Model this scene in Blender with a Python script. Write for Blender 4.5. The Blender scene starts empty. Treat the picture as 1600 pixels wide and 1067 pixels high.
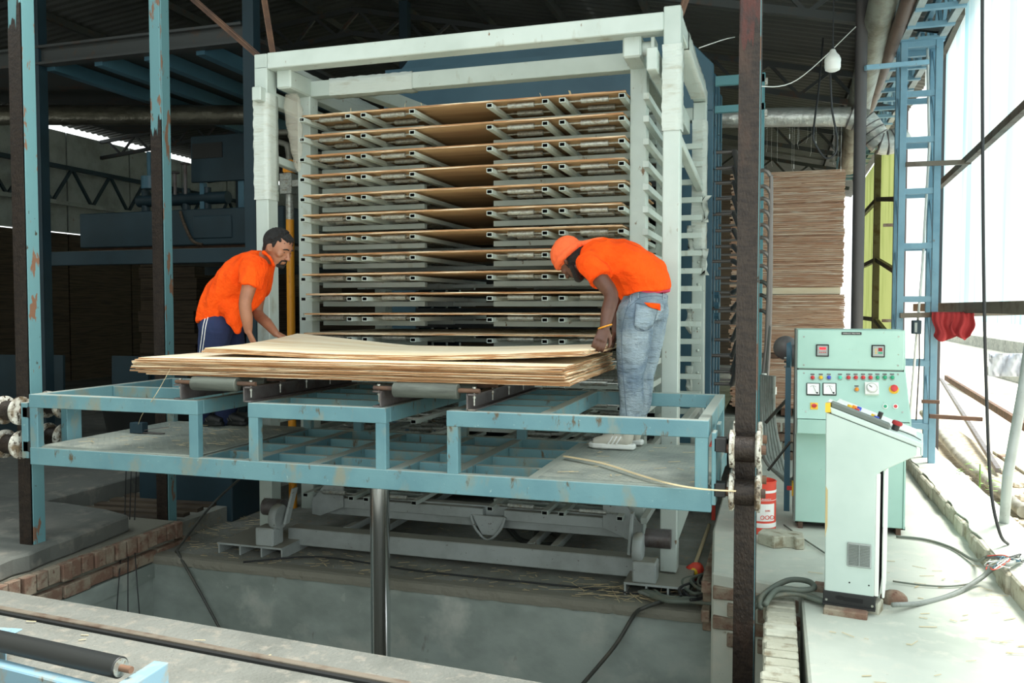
import bpy, math, random
from math import sin, cos, pi, radians as rad
from mathutils import Vector, Matrix, noise
random.seed(7)
scene = bpy.context.scene
col = scene.collection
# ---------------------------------------------------------------- camera
YAW = rad(17.45); FPX = 1320.0; PITCH = math.atan(53/FPX)
cd = bpy.data.cameras.new('camera'); cam = bpy.data.objects.new('camera', cd); col.objects.link(cam)
cam.location = (0, 0, 1.5)
cam.rotation_euler = (pi/2-PITCH, 0, YAW)
cd.sensor_width = 36; cd.lens = FPX*36/1600; cd.clip_start = .05; cd.clip_end = 300
scene.camera = cam
_F = Vector((-sin(YAW)*cos(PITCH), cos(YAW)*cos(PITCH), -sin(PITCH)))
_R = Vector((cos(YAW), sin(YAW), 0)); _U = _R.cross(_F)
def at(px, py, X=None, Y=None, Z=None):
    """the real point on the plane X, Y or Z = const that a sight line meets (only used to measure the place)"""
    r = _F+_R*((px-800)/FPX)-_U*((py-533.5)/FPX)
    t = X/r.x if X is not None else Y/r.y if Y is not None else (Z-1.5)/r.z
    return Vector((r.x*t, r.y*t, r.z*t+1.5))
# ---------------------------------------------------------------- sky, sun, exposure
w = bpy.data.worlds.new('sky'); scene.world = w; w.use_nodes = True
nt = w.node_tree; nt.nodes.clear()
bg = nt.nodes.new('ShaderNodeBackground'); out = nt.nodes.new('ShaderNodeOutputWorld')
tc = nt.nodes.new('ShaderNodeTexCoord'); sp = nt.nodes.new('ShaderNodeSeparateXYZ'); cr = nt.nodes.new('ShaderNodeValToRGB')
nt.links.new(tc.outputs['Generated'], sp.inputs[0]); nt.links.new(sp.outputs['Z'], cr.inputs[0])
cr.color_ramp.elements[0].position = 0.0; cr.color_ramp.elements[0].color = (.92, .97, .95, 1)
cr.color_ramp.elements[1].position = .9; cr.color_ramp.elements[1].color = (.82, .94, .97, 1)
nt.links.new(cr.outputs[0], bg.inputs[0]); bg.inputs[1].default_value = SKY = 1.0
nt.links.new(bg.outputs[0], out.inputs[0])
sd = bpy.data.lights.new('sun', 'SUN'); sun = bpy.data.objects.new('sun', sd); col.objects.link(sun)
sd.energy = 4.0; sd.angle = rad(25); sd.color = (1, .97, .9)
sun.rotation_euler = (rad(-8), rad(24), 0)      # high, hazy, from the open right-hand side
scene.view_settings.view_transform = 'Standard'; scene.view_settings.look = 'None'
scene.view_settings.gamma = 1; scene.view_settings.use_curve_mapping = False
scene.view_settings.exposure = 1.15
# ---------------------------------------------------------------- helpers
ORG = {}
def lin(c):
    return tuple((x/12.92 if x <= .04045 else ((x+.055)/1.055)**2.4) for x in (c[0]/255, c[1]/255, c[2]/255))+(1,)
def mat(name, c, rough=.6, metal=0, layers=(), bump=None, dust=None, spec=None, emit=None, vary=None):
    """layers: (colour, (sx,sy,sz), lo, hi[, detail]); bump: ((sx,sy,sz), strength); dust: (colour, amount)"""
    m = bpy.data.materials.new(name); m.use_nodes = True
    n = m.node_tree.nodes; L = m.node_tree.links; b = n['Principled BSDF']
    b.inputs['Roughness'].default_value = rough; b.inputs['Metallic'].default_value = metal
    if spec is not None: b.inputs['Specular IOR Level'].default_value = spec
    t = n.new('ShaderNodeTexCoord'); oi = n.new('ShaderNodeObjectInfo')
    add = n.new('ShaderNodeVectorMath'); add.operation = 'ADD'
    mu = n.new('ShaderNodeVectorMath'); mu.operation = 'SCALE'; mu.inputs[3].default_value = 13.0
    cb = n.new('ShaderNodeCombineXYZ'); L.new(oi.outputs['Random'], cb.inputs[0]); L.new(oi.outputs['Random'], cb.inputs[1])
    L.new(cb.outputs[0], mu.inputs[0]); L.new(t.outputs['Object'], add.inputs[0]); L.new(mu.outputs[0], add.inputs[1])
    cur = n.new('ShaderNodeRGB'); cur.outputs[0].default_value = lin(c); cur = cur.outputs[0]
    if vary:
        mx = n.new('ShaderNodeMix'); mx.data_type = 'RGBA'; mm = n.new('ShaderNodeMath'); mm.operation = 'MULTIPLY'; mm.inputs[1].default_value = vary[1]
        L.new(oi.outputs['Random'], mm.inputs[0]); L.new(mm.outputs[0], mx.inputs[0]); L.new(cur, mx.inputs[6]); mx.inputs[7].default_value = lin(vary[0]); cur = mx.outputs[2]
    def nz(sc, det=4):
        mp = n.new('ShaderNodeMapping'); mp.inputs['Scale'].default_value = sc; L.new(add.outputs[0], mp.inputs[0])
        x = n.new('ShaderNodeTexNoise'); x.inputs['Scale'].default_value = 1; x.inputs['Detail'].default_value = det
        x.inputs['Roughness'].default_value = .6; L.new(mp.outputs[0], x.inputs[0]); return x.outputs['Fac']
    for la in layers:
        f = nz(la[1], la[4] if len(la) > 4 else 4)
        r = n.new('ShaderNodeMapRange'); r.inputs[1].default_value = la[2]; r.inputs[2].default_value = la[3]; L.new(f, r.inputs[0])
        mx = n.new('ShaderNodeMix'); mx.data_type = 'RGBA'; L.new(r.outputs[0], mx.inputs[0]); L.new(cur, mx.inputs[6]); mx.inputs[7].default_value = lin(la[0]); cur = mx.outputs[2]
    if dust:
        g = n.new('ShaderNodeNewGeometry'); s = n.new('ShaderNodeSeparateXYZ'); L.new(g.outputs['Normal'], s.inputs[0])
        r = n.new('ShaderNodeMapRange'); r.inputs[1].default_value = .6; r.inputs[2].default_value = .95; r.inputs[4].default_value = dust[1]; L.new(s.outputs[2], r.inputs[0])
        mx = n.new('ShaderNodeMix'); mx.data_type = 'RGBA'; L.new(r.outputs[0], mx.inputs[0]); L.new(cur, mx.inputs[6]); mx.inputs[7].default_value = lin(dust[0]); cur = mx.outputs[2]
    L.new(cur, b.inputs['Base Color'])
    if bump:
        bu = n.new('ShaderNodeBump'); bu.inputs['Strength'].default_value = bump[1]; bu.inputs['Distance'].default_value = bump[2] if len(bump) > 2 else .01
        L.new(nz(bump[0], 5), bu.inputs['Height']); L.new(bu.outputs[0], b.inputs['Normal'])
    if emit:
        b.inputs['Emission Color'].default_value = lin(emit[0]); b.inputs['Emission Strength'].default_value = emit[1]
    return m
M = {}
M['lift'] = mat('lift_paint', (106, 148, 155), .5, layers=[((88, 130, 140), (2, 2, 2), .4, .7), ((132, 138, 124), (6, 6, 3), .54, .68), ((92, 80, 60), (19, 19, 8), .62, .70), ((150, 178, 178), (40, 40, 40), .68, .75)], dust=((172, 174, 162), .8), bump=((60, 60, 60), .08))
M['lift_deck'] = mat('deck_plate', (160, 166, 156), .6, .0, layers=[((128, 136, 130), (4, 4, 4), .42, .66), ((176, 176, 160), (9, 9, 9), .55, .75)])
M['white'] = mat('white_paint', (192, 203, 196), .42, layers=[((168, 180, 172), (1.5, 1.5, 1.5), .4, .75), ((150, 148, 128), (7, 7, 3), .62, .78), ((112, 84, 50), (22, 22, 12), .67, .73)], dust=((165, 160, 144), .6), bump=((50, 50, 50), .04))
M['white_old'] = mat('worn_white_paint', (168, 176, 174), .5, layers=[((140, 146, 142), (3, 3, 3), .42, .7), ((96, 90, 80), (40, 40, 40), .66, .70), ((128, 92, 76), (10, 10, 5), .70, .76)], dust=((135, 130, 116), .85))
M['blue'] = mat('press_blue', (72, 112, 130), .4, layers=[((62, 100, 118), (1.2, 1.2, 1.2), .4, .7)])
M['darkblue'] = mat('machine_blue_dimmed', (32, 56, 66), .55, layers=[((24, 44, 52), (1.5, 1.5, 1.5), .4, .7)])  # base colour darkened to carry the low light of the left bay
M['colblue'] = mat('column_blue', (124, 162, 180), .5, layers=[((106, 146, 166), (3, 3, 3), .45, .7), ((120, 112, 98), (18, 18, 9), .68, .74)])
M['teal'] = mat('post_teal', (98, 142, 147), .5, layers=[((124, 92, 72), (14, 14, 4), .60, .62), ((60, 56, 44), (26, 26, 14), .67, .70)], bump=((60, 60, 20), .1))
M['teal2'] = mat('teal_post', (86, 140, 148), .5)
M['grease'] = mat('greasy_steel', (50, 40, 33), .38, .3, layers=[((34, 26, 22), (20, 20, 60), .42, .62), ((66, 48, 38), (9, 9, 3), .58, .8)], bump=((110, 110, 50), .9, .006))
M['greasered'] = mat('red_brown_grease', (74, 34, 26), .3, .2, layers=[((46, 30, 26), (30, 30, 10), .42, .62), ((96, 84, 74), (12, 12, 3), .64, .72)], bump=((110, 110, 60), .8, .006))
M['rust'] = mat('rusty_steel', (112, 84, 66), .75, .1, layers=[((80, 62, 54), (8, 8, 8), .4, .65)])
M['steel'] = mat('channel_steel', (108, 104, 104), .5, .35, layers=[((84, 72, 68), (9, 9, 9), .45, .7), ((140, 132, 116), (5, 5, 5), .62, .75)])
M['rubber'] = mat('roller_rubber', (92, 98, 90), .55, layers=[((70, 74, 68), (4, 30, 30), .42, .62)])
M['galv'] = mat('galvanised_roller', (176, 180, 172), .38, .55, layers=[((128, 112, 86), (24, 60, 60), .52, .66), ((150, 152, 146), (60, 60, 60), .45, .6)])
M['chrome'] = mat('chrome', (214, 218, 220), .17, 1)
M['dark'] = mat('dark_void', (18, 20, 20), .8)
M['black'] = mat('black_paint', (32, 34, 34), .5)
M['platen'] = mat('hot_platen', (58, 62, 62), .6, .3)
M['dullfoil'] = mat('dull_grey_foil', (112, 110, 98), .34, .7, layers=[((78, 76, 66), (2, 2, 6), .45, .65)], bump=((7, 7, 7), .6, .03))  # duller and darker grey-brown than the lagged pipe
M['yellow'] = mat('yellow_pipe', (214, 142, 28), .45, layers=[((150, 90, 20), (14, 14, 8), .6, .7)])
M['concrete'] = mat('concrete', (150, 152, 142), .9, layers=[((120, 122, 114), (1.6, 1.6, 1.6), .4, .68), ((172, 170, 156), (7, 7, 7), .52, .72), ((100, 94, 82), (26, 26, 26), .64, .72)], bump=((30, 30, 30), .35))
M['dirty'] = mat('dirty_dimmed_concrete', (104, 106, 100), .92, layers=[((82, 84, 80), (1.4, 1.4, 1.4), .4, .68), ((134, 130, 120), (6, 6, 6), .55, .75)], bump=((30, 30, 30), .4))  # dirty concrete, with the dimness of the left bay darkened into it
M['tarp'] = mat('pale_tarp', (196, 202, 214), .6)
M['slab'] = mat('foreground_concrete', (116, 118, 112), .9, layers=[((98, 100, 94), (2.2, 2.2, 2.2), .4, .66), ((134, 130, 120), (14, 14, 14), .52, .7), ((96, 90, 82), (40, 40, 40), .66, .72)], bump=((45, 45, 45), .6, .02))
M['platform'] = mat('pale_platform_screed', (196, 200, 188), .85, layers=[((174, 180, 168), (1.3, 1.3, 1.3), .42, .7), ((206, 204, 190), (8, 8, 8), .52, .72), ((150, 148, 128), (20, 20, 20), .68, .78)], bump=((24, 24, 24), .15))
M['pitwall'] = mat('pit_plaster', (158, 168, 162), .85, layers=[((128, 138, 132), (1.4, 1.4, 2.2), .4, .62), ((178, 182, 174), (3, 3, 3), .56, .74), ((96, 84, 70), (7, 7, 3), .66, .78), ((160, 166, 160), (9, 9, 9), .66, .72)], bump=((18, 18, 18), .2))
M['pitfloor'] = mat('dusty_ground', (138, 140, 132), .95, layers=[((112, 112, 104), (3, 3, 3), .4, .66), ((150, 132, 104), (22, 22, 22), .6, .72)], bump=((30, 30, 30), .5, .02))
M['brick'] = mat('red_brick', (126, 98, 82), .9, layers=[((150, 138, 120), (9, 9, 9), .42, .60), ((104, 72, 60), (24, 24, 24), .58, .7)], bump=((60, 60, 60), .5))
M['plasterbrick'] = mat('plastered_brick', (178, 176, 158), .92, layers=[((132, 122, 100), (12, 12, 12), .5, .66), ((196, 196, 180), (5, 5, 5), .5, .7)], bump=((40, 40, 40), .5))
M['mortar'] = mat('mortar', (128, 126, 114), .95, bump=((50, 50, 50), .6))
M['rubble'] = mat('rubble_stone', (188, 178, 158), .95, layers=[((150, 132, 106), (14, 14, 14), .5, .66)], bump=((30, 30, 30), .6))
M['ground'] = mat('bright_yard', (214, 208, 194), .9, layers=[((190, 180, 160), (1, 1, 1), .5, .7)])
M['roof'] = mat('roof_sheet', (92, 94, 92), .55, .2, layers=[((76, 78, 76), (.7, .7, .7), .4, .7)])
M['truss'] = mat('truss_steel', (66, 70, 70), .6, .2, layers=[((84, 66, 54), (5, 5, 5), .55, .7)])
M['rafter'] = mat('rust_rafter', (112, 104, 92), .7, .1, layers=[((86, 70, 58), (6, 6, 6), .5, .66)])
M['face'] = mat('veneer_face', (238, 226, 198), .7, layers=[((224, 202, 160), (1.2, 9, 9), .44, .66), ((244, 236, 214), (.8, 14, 14), .55, .72), ((178, 140, 96), (2, 40, 40), .68, .75)])
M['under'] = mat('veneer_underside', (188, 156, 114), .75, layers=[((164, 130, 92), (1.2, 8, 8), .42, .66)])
M['edge'] = mat('plywood_edge', (224, 198, 154), .85, layers=[((172, 124, 82), (3, 3, 300), .40, .50, 2), ((246, 232, 200), (2, 2, 170), .55, .62, 2), ((120, 78, 52), (5, 5, 330), .62, .67, 2), ((52, 36, 28), (7, 7, 200), .66, .72, 2)], bump=((14, 14, 300), .5), vary=((148, 104, 72), .95))
M['edge_red'] = mat('weathered_plywood_edge', (222, 194, 168), .9, layers=[((184, 138, 110), (2, 2, 130), .45, .56, 2), ((232, 216, 196), (3, 3, 110), .56, .64, 2), ((116, 80, 62), (5, 5, 150), .64, .70, 2)], bump=((10, 10, 120), .6), vary=((176, 134, 106), .7))
M['darkwood'] = mat('timber_in_shade', (84, 72, 58), .85, layers=[((60, 50, 40), (2, 2, 60), .45, .6)])  # the dimness of the background is mixed into this brown
M['panel'] = mat('cabinet_green', (176, 212, 200), .45, layers=[((160, 198, 186), (1.4, 1.4, 1.4), .42, .7), ((150, 150, 124), (30, 30, 30), .70, .74)])
M['console'] = mat('console_pale_green', (200, 216, 208), .42, layers=[((188, 206, 198), (2, 2, 2), .42, .7), ((168, 150, 110), (16, 16, 5), .72, .78)])
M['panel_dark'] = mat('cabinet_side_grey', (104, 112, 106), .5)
M['hose'] = mat('grey_hose', (132, 138, 132), .5, layers=[((104, 108, 102), (9, 9, 9), .5, .7)])
M['hosedark'] = mat('dark_hose', (64, 66, 62), .5, layers=[((84, 80, 70), (12, 12, 12), .5, .7)])
M['pipe'] = mat('platen_pipe', (124, 118, 114), .45, .4)
M['cable'] = mat('green_grey_cable', (98, 106, 96), .6, layers=[((120, 116, 100), (10, 10, 10), .5, .7)])
M['cableblack'] = mat('black_cable', (36, 38, 40), .5)
M['foil'] = mat('foil_duct', (216, 218, 212), .32, .5, layers=[((150, 148, 138), (2, 2, 6), .5, .68)], bump=((9, 9, 9), .6, .03))
M['lag'] = mat('lagged_pipe', (160, 160, 148), .5, .4, layers=[((122, 118, 104), (5, 5, 5), .45, .66)], bump=((14, 14, 14), .6, .02))
M['polebrown'] = mat('brown_pipe', (112, 92, 82), .5, .1, layers=[((84, 66, 58), (5, 5, 5), .5, .7), ((190, 140, 110), (16, 16, 16), .72, .74)])
M['polegrey'] = mat('grey_pipe', (84, 80, 80), .5, .2, layers=[((190, 130, 96), (13, 13, 6), .72, .735)])
M['film'] = mat('stretch_film', (196, 204, 196), .28, layers=[((172, 172, 156), (5, 5, 22), .55, .75)], bump=((7, 7, 46), .8, .012))
M['red'] = mat('red_paint', (222, 74, 56), .5)
M['pinkcloth'] = mat('pink_undershirt', (200, 62, 90), .9)
M['redcloth'] = mat('red_cloth', (158, 48, 50), .9, bump=((20, 20, 20), .4))
M['orange'] = mat('orange_tshirt', (252, 88, 20), .9, layers=[((236, 72, 12), (5, 5, 5), .45, .7)], bump=((6, 14, 7), .9, .05), spec=.15)
M['turban'] = mat('orange_headwrap', (238, 106, 60), .9, bump=((40, 14, 14), .6, .02), spec=.2)
M['denim'] = mat('washed_denim', (150, 166, 176), .9, layers=[((112, 130, 146), (5, 5, 5), .42, .62), ((178, 192, 200), (7, 7, 4), .52, .72), ((80, 96, 116), (11, 11, 7), .66, .76)], bump=((9, 9, 26), 1, .04), spec=.2)
M['jeanseam'] = mat('jeans_seam', (92, 108, 124), .9)
M['navy'] = mat('navy_trousers', (44, 54, 86), .9, layers=[((36, 44, 72), (4, 4, 4), .45, .7)], bump=((9, 9, 6), .6, .02), spec=.2)
M['skinR'] = mat('skin_dark', (92, 58, 42), .5, layers=[((76, 46, 34), (7, 7, 7), .45, .7)])
M['skinL'] = mat('skin_brown', (158, 108, 82), .5, layers=[((136, 90, 68), (7, 7, 7), .45, .7)])
M['hair'] = mat('black_hair', (24, 22, 22), .6, bump=((90, 90, 90), 1, .02))
M['whiteplain'] = mat('white_plastic', (232, 234, 228), .4)
M['shoe'] = mat('shoe_mesh', (196, 192, 178), .8)
M['paper'] = mat('paper_white', (240, 240, 236), .6)
M['red_btn'] = mat('red_button', (206, 58, 60), .35); M['orange_btn'] = mat('orange_button', (240, 150, 40), .35)
M['yellow_btn'] = mat('yellow_plate', (242, 196, 50), .4); M['blue_btn'] = mat('blue_button', (60, 84, 200), .35)
M['green_btn'] = mat('green_button', (40, 160, 120), .35); M['mint_btn'] = mat('pale_green_button', (90, 214, 184), .35)
M['redled'] = mat('red_display', (200, 20, 30), .3, emit=((255, 30, 40), 1.2))
M['straw'] = mat('veneer_splinter', (204, 186, 148), .8)
M['leaf'] = mat('leaf', (110, 146, 66), .6)
def translucent(name, c, amount, layers):
    m = mat(name, c, .6, layers=layers); n = m.node_tree.nodes; L = m.node_tree.links; b = n['Principled BSDF']
    t = n.new('ShaderNodeBsdfTranslucent'); mx = n.new('ShaderNodeMixShader'); mx.inputs[0].default_value = amount
    src = b.inputs['Base Color'].links[0].from_socket; L.new(src, t.inputs[0])
    L.new(b.outputs[0], mx.inputs[1]); L.new(t.outputs[0], mx.inputs[2]); L.new(mx.outputs[0], n['Material Output'].inputs[0]); return m
M['sheetwall'] = translucent('white_translucent_sheet', (228, 240, 244), .5, [((166, 212, 228), (1, 6, .2), .5, .7, 1)])
M['greenwall'] = translucent('yellow_green_translucent_sheet', (170, 178, 116), .45, [((140, 152, 88), (1, 5, .6), .45, .7, 2)])
def bag(name, c):
    m = mat(name, c, .15, bump=((16, 16, 30), 1, .03)); n = m.node_tree.nodes; L = m.node_tree.links; b = n['Principled BSDF']
    t = n.new('ShaderNodeBsdfTransparent'); mx = n.new('ShaderNodeMixShader'); mx.inputs[0].default_value = .62
    L.new(b.outputs[0], mx.inputs[1]); L.new(t.outputs[0], mx.inputs[2]); L.new(mx.outputs[0], n['Material Output'].inputs[0]); return m
M['clear'] = bag('clear_plastic', (190, 186, 170))

class MB:
    def __init__(s): s.v = []; s.f = []; s.m = []
    def add(s, v, f, m=0):
        b = len(s.v); s.v += [Vector(x) for x in v]; s.f += [tuple(i+b for i in q) for q in f]; s.m += [m]*len(f); return s
    def box(s, x0, x1, y0, y1, z0, z1, m=0):
        return s.add([(x0, y0, z0), (x1, y0, z0), (x1, y1, z0), (x0, y1, z0), (x0, y0, z1), (x1, y0, z1), (x1, y1, z1), (x0, y1, z1)],
                     [(0, 3, 2, 1), (4, 5, 6, 7), (0, 1, 5, 4), (1, 2, 6, 5), (2, 3, 7, 6), (3, 0, 4, 7)], m)
    def bar(s, p, q, w_, h_, up=(0, 0, 1), m=0):
        p = Vector(p); q = Vector(q); d = (q-p).normalized(); up = Vector(up)
        if abs(d.dot(up)) > .99: up = Vector((0, 1, 0))
        a = d.cross(up).normalized()*w_/2; b = a.cross(d).normalized()*h_/2
        v = [e+i*a+j*b for e in (p, q) for i, j in ((-1, -1), (1, -1), (1, 1), (-1, 1))]
        return s.add(v, [(3, 2, 1, 0), (4, 5, 6, 7), (0, 1, 5, 4), (1, 2, 6, 5), (2, 3, 7, 6), (3, 0, 4, 7)], m)
    def tube(s, path, r, n=8, m=0, cap=True):
        path = [Vector(p) for p in path]; rs = r if isinstance(r, (list, tuple)) else [r]*len(path)
        rings = []; ref = None
        for i, p in enumerate(path):
            d = (path[min(i+1, len(path)-1)]-path[max(i-1, 0)]).normalized()
            if ref is None:
                ref = Vector((0, 0, 1)) if abs(d.z) < .9 else Vector((1, 0, 0))
            a = d.cross(ref).normalized(); b = a.cross(d).normalized(); ref = b
            rings.append([p+rs[i]*(a*cos(2*pi*k/n)+b*sin(2*pi*k/n)) for k in range(n)])
        v = [x for g in rings for x in g]; f = []
        for i in range(len(path)-1):
            for k in range(n): f.append((i*n+k, i*n+(k+1) % n, (i+1)*n+(k+1) % n, (i+1)*n+k))
        if cap: f += [tuple(range(n))[::-1], tuple((len(path)-1)*n+k for k in range(n))]
        return s.add(v, f, m)
    def cyl(s, p, q, r, n=16, m=0): return s.tube([p, q], r, n, m)
    def prism(s, poly, vec, m=0):
        n = len(poly); vec = Vector(vec); poly = [Vector(p) for p in poly]
        f = [tuple(range(n))[::-1], tuple(range(n, 2*n))]+[(i, (i+1) % n, n+(i+1) % n, n+i) for i in range(n)]
        return s.add(poly+[p+vec for p in poly], f, m)
    def hollow(s, p, q, w_, h_, t=.004, m=0, mi=1):
        """rectangular tube along p-q with an open mouth at p"""
        p = Vector(p); q = Vector(q); d = (q-p).normalized(); a = d.cross(Vector((0, 0, 1))).normalized(); b = a.cross(d)
        ring = lambda e, ww, hh: [e+a*i*ww/2+b*j*hh/2 for i, j in ((-1, -1), (1, -1), (1, 1), (-1, 1))]
        v = ring(p, w_, h_)+ring(q, w_, h_)+ring(p, w_-2*t, h_-2*t)+ring(p+d*.06, w_-2*t, h_-2*t)
        f = [(i, (i+1) % 4, 4+(i+1) % 4, 4+i) for i in range(4)]+[(i, 8+i, 8+(i+1) % 4, (i+1) % 4) for i in range(4)]
        s.add(v, f+[(4, 5, 6, 7)], m)
        return s.add(v, [(8+i, 12+i, 12+(i+1) % 4, 8+(i+1) % 4) for i in range(4)]+[(12, 13, 14, 15)], mi)
    def ball(s, c, r, n=12, k=8, m=0, sc=(1, 1, 1)):
        c = Vector(c); v = [c+Vector((0, 0, r*sc[2]))]
        for i in range(1, k):
            for j in range(n): v.append(c+Vector((r*sc[0]*sin(pi*i/k)*cos(2*pi*j/n), r*sc[1]*sin(pi*i/k)*sin(2*pi*j/n), r*sc[2]*cos(pi*i/k))))
        v.append(c-Vector((0, 0, r*sc[2]))); f = [(0, 1+j, 1+(j+1) % n) for j in range(n)]
        for i in range(k-2):
            for j in range(n): a = 1+i*n; f.append((a+j, a+n+j, a+n+(j+1) % n, a+(j+1) % n))
        e = len(v)-1; a = 1+(k-2)*n; f += [(a+(j+1) % n, a+j, e) for j in range(n)]
        return s.add(v, f, m)
    def lathe(s, prof, c, axis='Z', n=20, m=0):
        c = Vector(c); v = []
        for r, h in prof:
            for k in range(n):
                a, b = r*cos(2*pi*k/n), r*sin(2*pi*k/n)
                v.append(c+Vector({'Z': (a, b, h), 'X': (h, a, b), 'Y': (b, h, a)}[axis]))
        f = []; N = len(prof)
        for i in range(N-1):
            for k in range(n): f.append((i*n+k, i*n+(k+1) % n, (i+1)*n+(k+1) % n, (i+1)*n+k))
        f += [tuple(range(n))[::-1], tuple((N-1)*n+k for k in range(n))]
        return s.add(v, f, m)
    def grid(s, P, m=0):
        """P: rows of points"""
        R_, C_ = len(P), len(P[0])
        return s.add([x for r in P for x in r], [(i*C_+j, i*C_+j+1, (i+1)*C_+j+1, (i+1)*C_+j) for i in range(R_-1) for j in range(C_-1)], m)
    def xf(s, mtx): s.v = [mtx @ v for v in s.v]; return s
    def build(s, name, mats, parent=None, smooth=False, bevel=0, base=None, label=None, cat=None, group=None, kind=None, solid=0):
        if parent is not None: o0 = ORG[parent.name]
        elif base is not None: o0 = Vector(base)
        else:
            xs = [v.x for v in s.v]; ys = [v.y for v in s.v]; zs = [v.z for v in s.v]
            o0 = Vector(((min(xs)+max(xs))/2, (min(ys)+max(ys))/2, min(zs)))
        me = bpy.data.meshes.new(name); me.from_pydata([tuple(v-o0) for v in s.v], [], s.f)
        if not isinstance(mats, (list, tuple)): mats = [mats]
        for x in mats: me.materials.append(M[x] if isinstance(x, str) else x)
        me.polygons.foreach_set('material_index', s.m)
        if smooth: me.polygons.foreach_set('use_smooth', [True]*len(s.f))
        me.update(); o = bpy.data.objects.new(name, me); col.objects.link(o)
        if smooth == 2:
            try: me.set_sharp_from_angle(angle=rad(40))
            except Exception: pass
        if parent is not None: o.parent = parent
        else: o.location = o0
        ORG[o.name] = o0
        if solid: sm = o.modifiers.new('solid', 'SOLIDIFY'); sm.thickness = solid
        if bevel: bm_ = o.modifiers.new('bevel', 'BEVEL'); bm_.width = bevel; bm_.segments = 1; bm_.limit_method = 'ANGLE'
        return tag(o, label, cat, group, kind)
def tag(o, label=None, cat=None, group=None, kind=None):
    if label: o['label'] = label
    if cat: o['category'] = cat
    if group: o['group'] = group
    if kind: o['kind'] = kind
    return o
def thing(name, base, label=None, cat=None, group=None, kind=None):
    o = bpy.data.objects.new(name, None); col.objects.link(o); o.location = base; o.empty_display_size = .1
    ORG[o.name] = Vector(base); return tag(o, label, cat, group, kind)
def copy_tree(o, delta=None, parent=None):
    c = o.copy(); col.objects.link(c)
    if parent is not None: c.parent = parent
    if delta is not None: c.location = o.location+Vector(delta)
    ORG[c.name] = ORG[o.name]+(Vector(delta) if delta is not None else Vector((0, 0, 0)))
    for ch in list(o.children): copy_tree(ch, None, c)
    return c
def clone(ch, parent, delta, rot=None):
    """one more alike piece of the same parent, sharing mesh data"""
    c = ch.copy(); col.objects.link(c); c.parent = parent; c.location = ch.location+Vector(delta); ORG[c.name] = ORG[parent.name]
    for g in list(ch.children):
        d = g.copy(); col.objects.link(d); d.parent = c
    return c
def text(body, size, loc, rot, parent, m, name='lettering', ext=.0008, align='CENTER'):
    cu = bpy.data.curves.new(name, 'FONT'); cu.body = body; cu.size = size; cu.extrude = ext; cu.align_x = align; cu.align_y = 'CENTER'
    t = bpy.data.objects.new(name, cu); sc2 = bpy.data.scenes.new('lettering_bench'); sc2.collection.objects.link(t); vl = sc2.view_layers[0]; vl.update()
    me = bpy.data.meshes.new_from_object(t.evaluated_get(vl.depsgraph)); bpy.data.scenes.remove(sc2); bpy.data.objects.remove(t); bpy.data.curves.remove(cu)
    me.materials.clear(); me.materials.append(M[m]); o = bpy.data.objects.new(name, me); col.objects.link(o)
    o.parent = parent; o.location = Vector(loc)-ORG[parent.name]; o.rotation_euler = rot; return o
def smooth_path(pts, k=6):
    pts = [Vector(p) for p in pts]; o = []
    P = [pts[0]]+pts+[pts[-1]]
    for i in range(1, len(P)-2):
        for t in range(k):
            u = t/k; a, b, c, d = P[i-1:i+3]
            o.append(.5*((2*b)+(c-a)*u+(2*a-5*b+4*c-d)*u*u+(3*b-a-3*c+d)*u**3))
    o.append(pts[-1]); return o
# ================================================================ the setting
MB().prism([(-.34, 4.86, -1.0), (.135, 4.72, -1.0), (.14, 1.0, -1.0), (1.18, 1.0, -1.0), (1.24, 22, -1.0), (-.42, 22, -1.0), (-.40, 5.8, -1.0)], (0, 0, 1.0)).build('floor_platform', 'platform', kind='structure', bevel=.012)
MB().prism([(-9, 3.79, -2.0), (-4.0, 3.44, -2.0), (-.12, 3.175, -2.0), (-.12, .2, -2.0), (-9, .2, -2.0)], (0, 0, 2.0)).build('floor_foreground', 'slab', kind='structure', bevel=.02)
MB().box(-5.55, -.36, 5.06, 12.5, -2.0, -.3).build('floor_press', 'pitfloor', kind='structure', bevel=.01)
MB().box(-30, -5.5, 4.98, 24, -.6, -.02).build('floor_left', 'dirty', kind='structure', bevel=.01)
MB().box(-9, 1.3, 2.8, 5.2, -2.1, -1.8).build('floor_pit', 'pitfloor', kind='structure')
MB().box(-.36, 1.3, 12.4, 24, -.5, -.01).build('floor_back', 'concrete', kind='structure')
MB().box(-5.5, -.36, 12.4, 24, -.5, -.02).build('floor_back_left', 'concrete', kind='structure')
MB().box(-4.36, -.30, 5.03, 5.06, -1.85, -.36).build('wall_pit_back', 'pitwall', kind='structure')
# rough screed nosing along the pit edge
nos = MB(); rows = []
for i in range(121):
    x = -4.36+i*4.06/120; a = noise.noise((x*9, 0, 0))*.012; b = noise.noise((x*31, 3, 0))*.01
    rows.append([(x, 5.12, -.2965), (x, 5.05+a, -.297), (x, 5.024+b*.6, -.304), (x, 5.016+b+a, -.335), (x, 5.018+a, -.362+b), (x, 5.04, -.37)])
nos.grid(rows); nos.build('trim_pit_edge', 'mortar', kind='structure')
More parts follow.
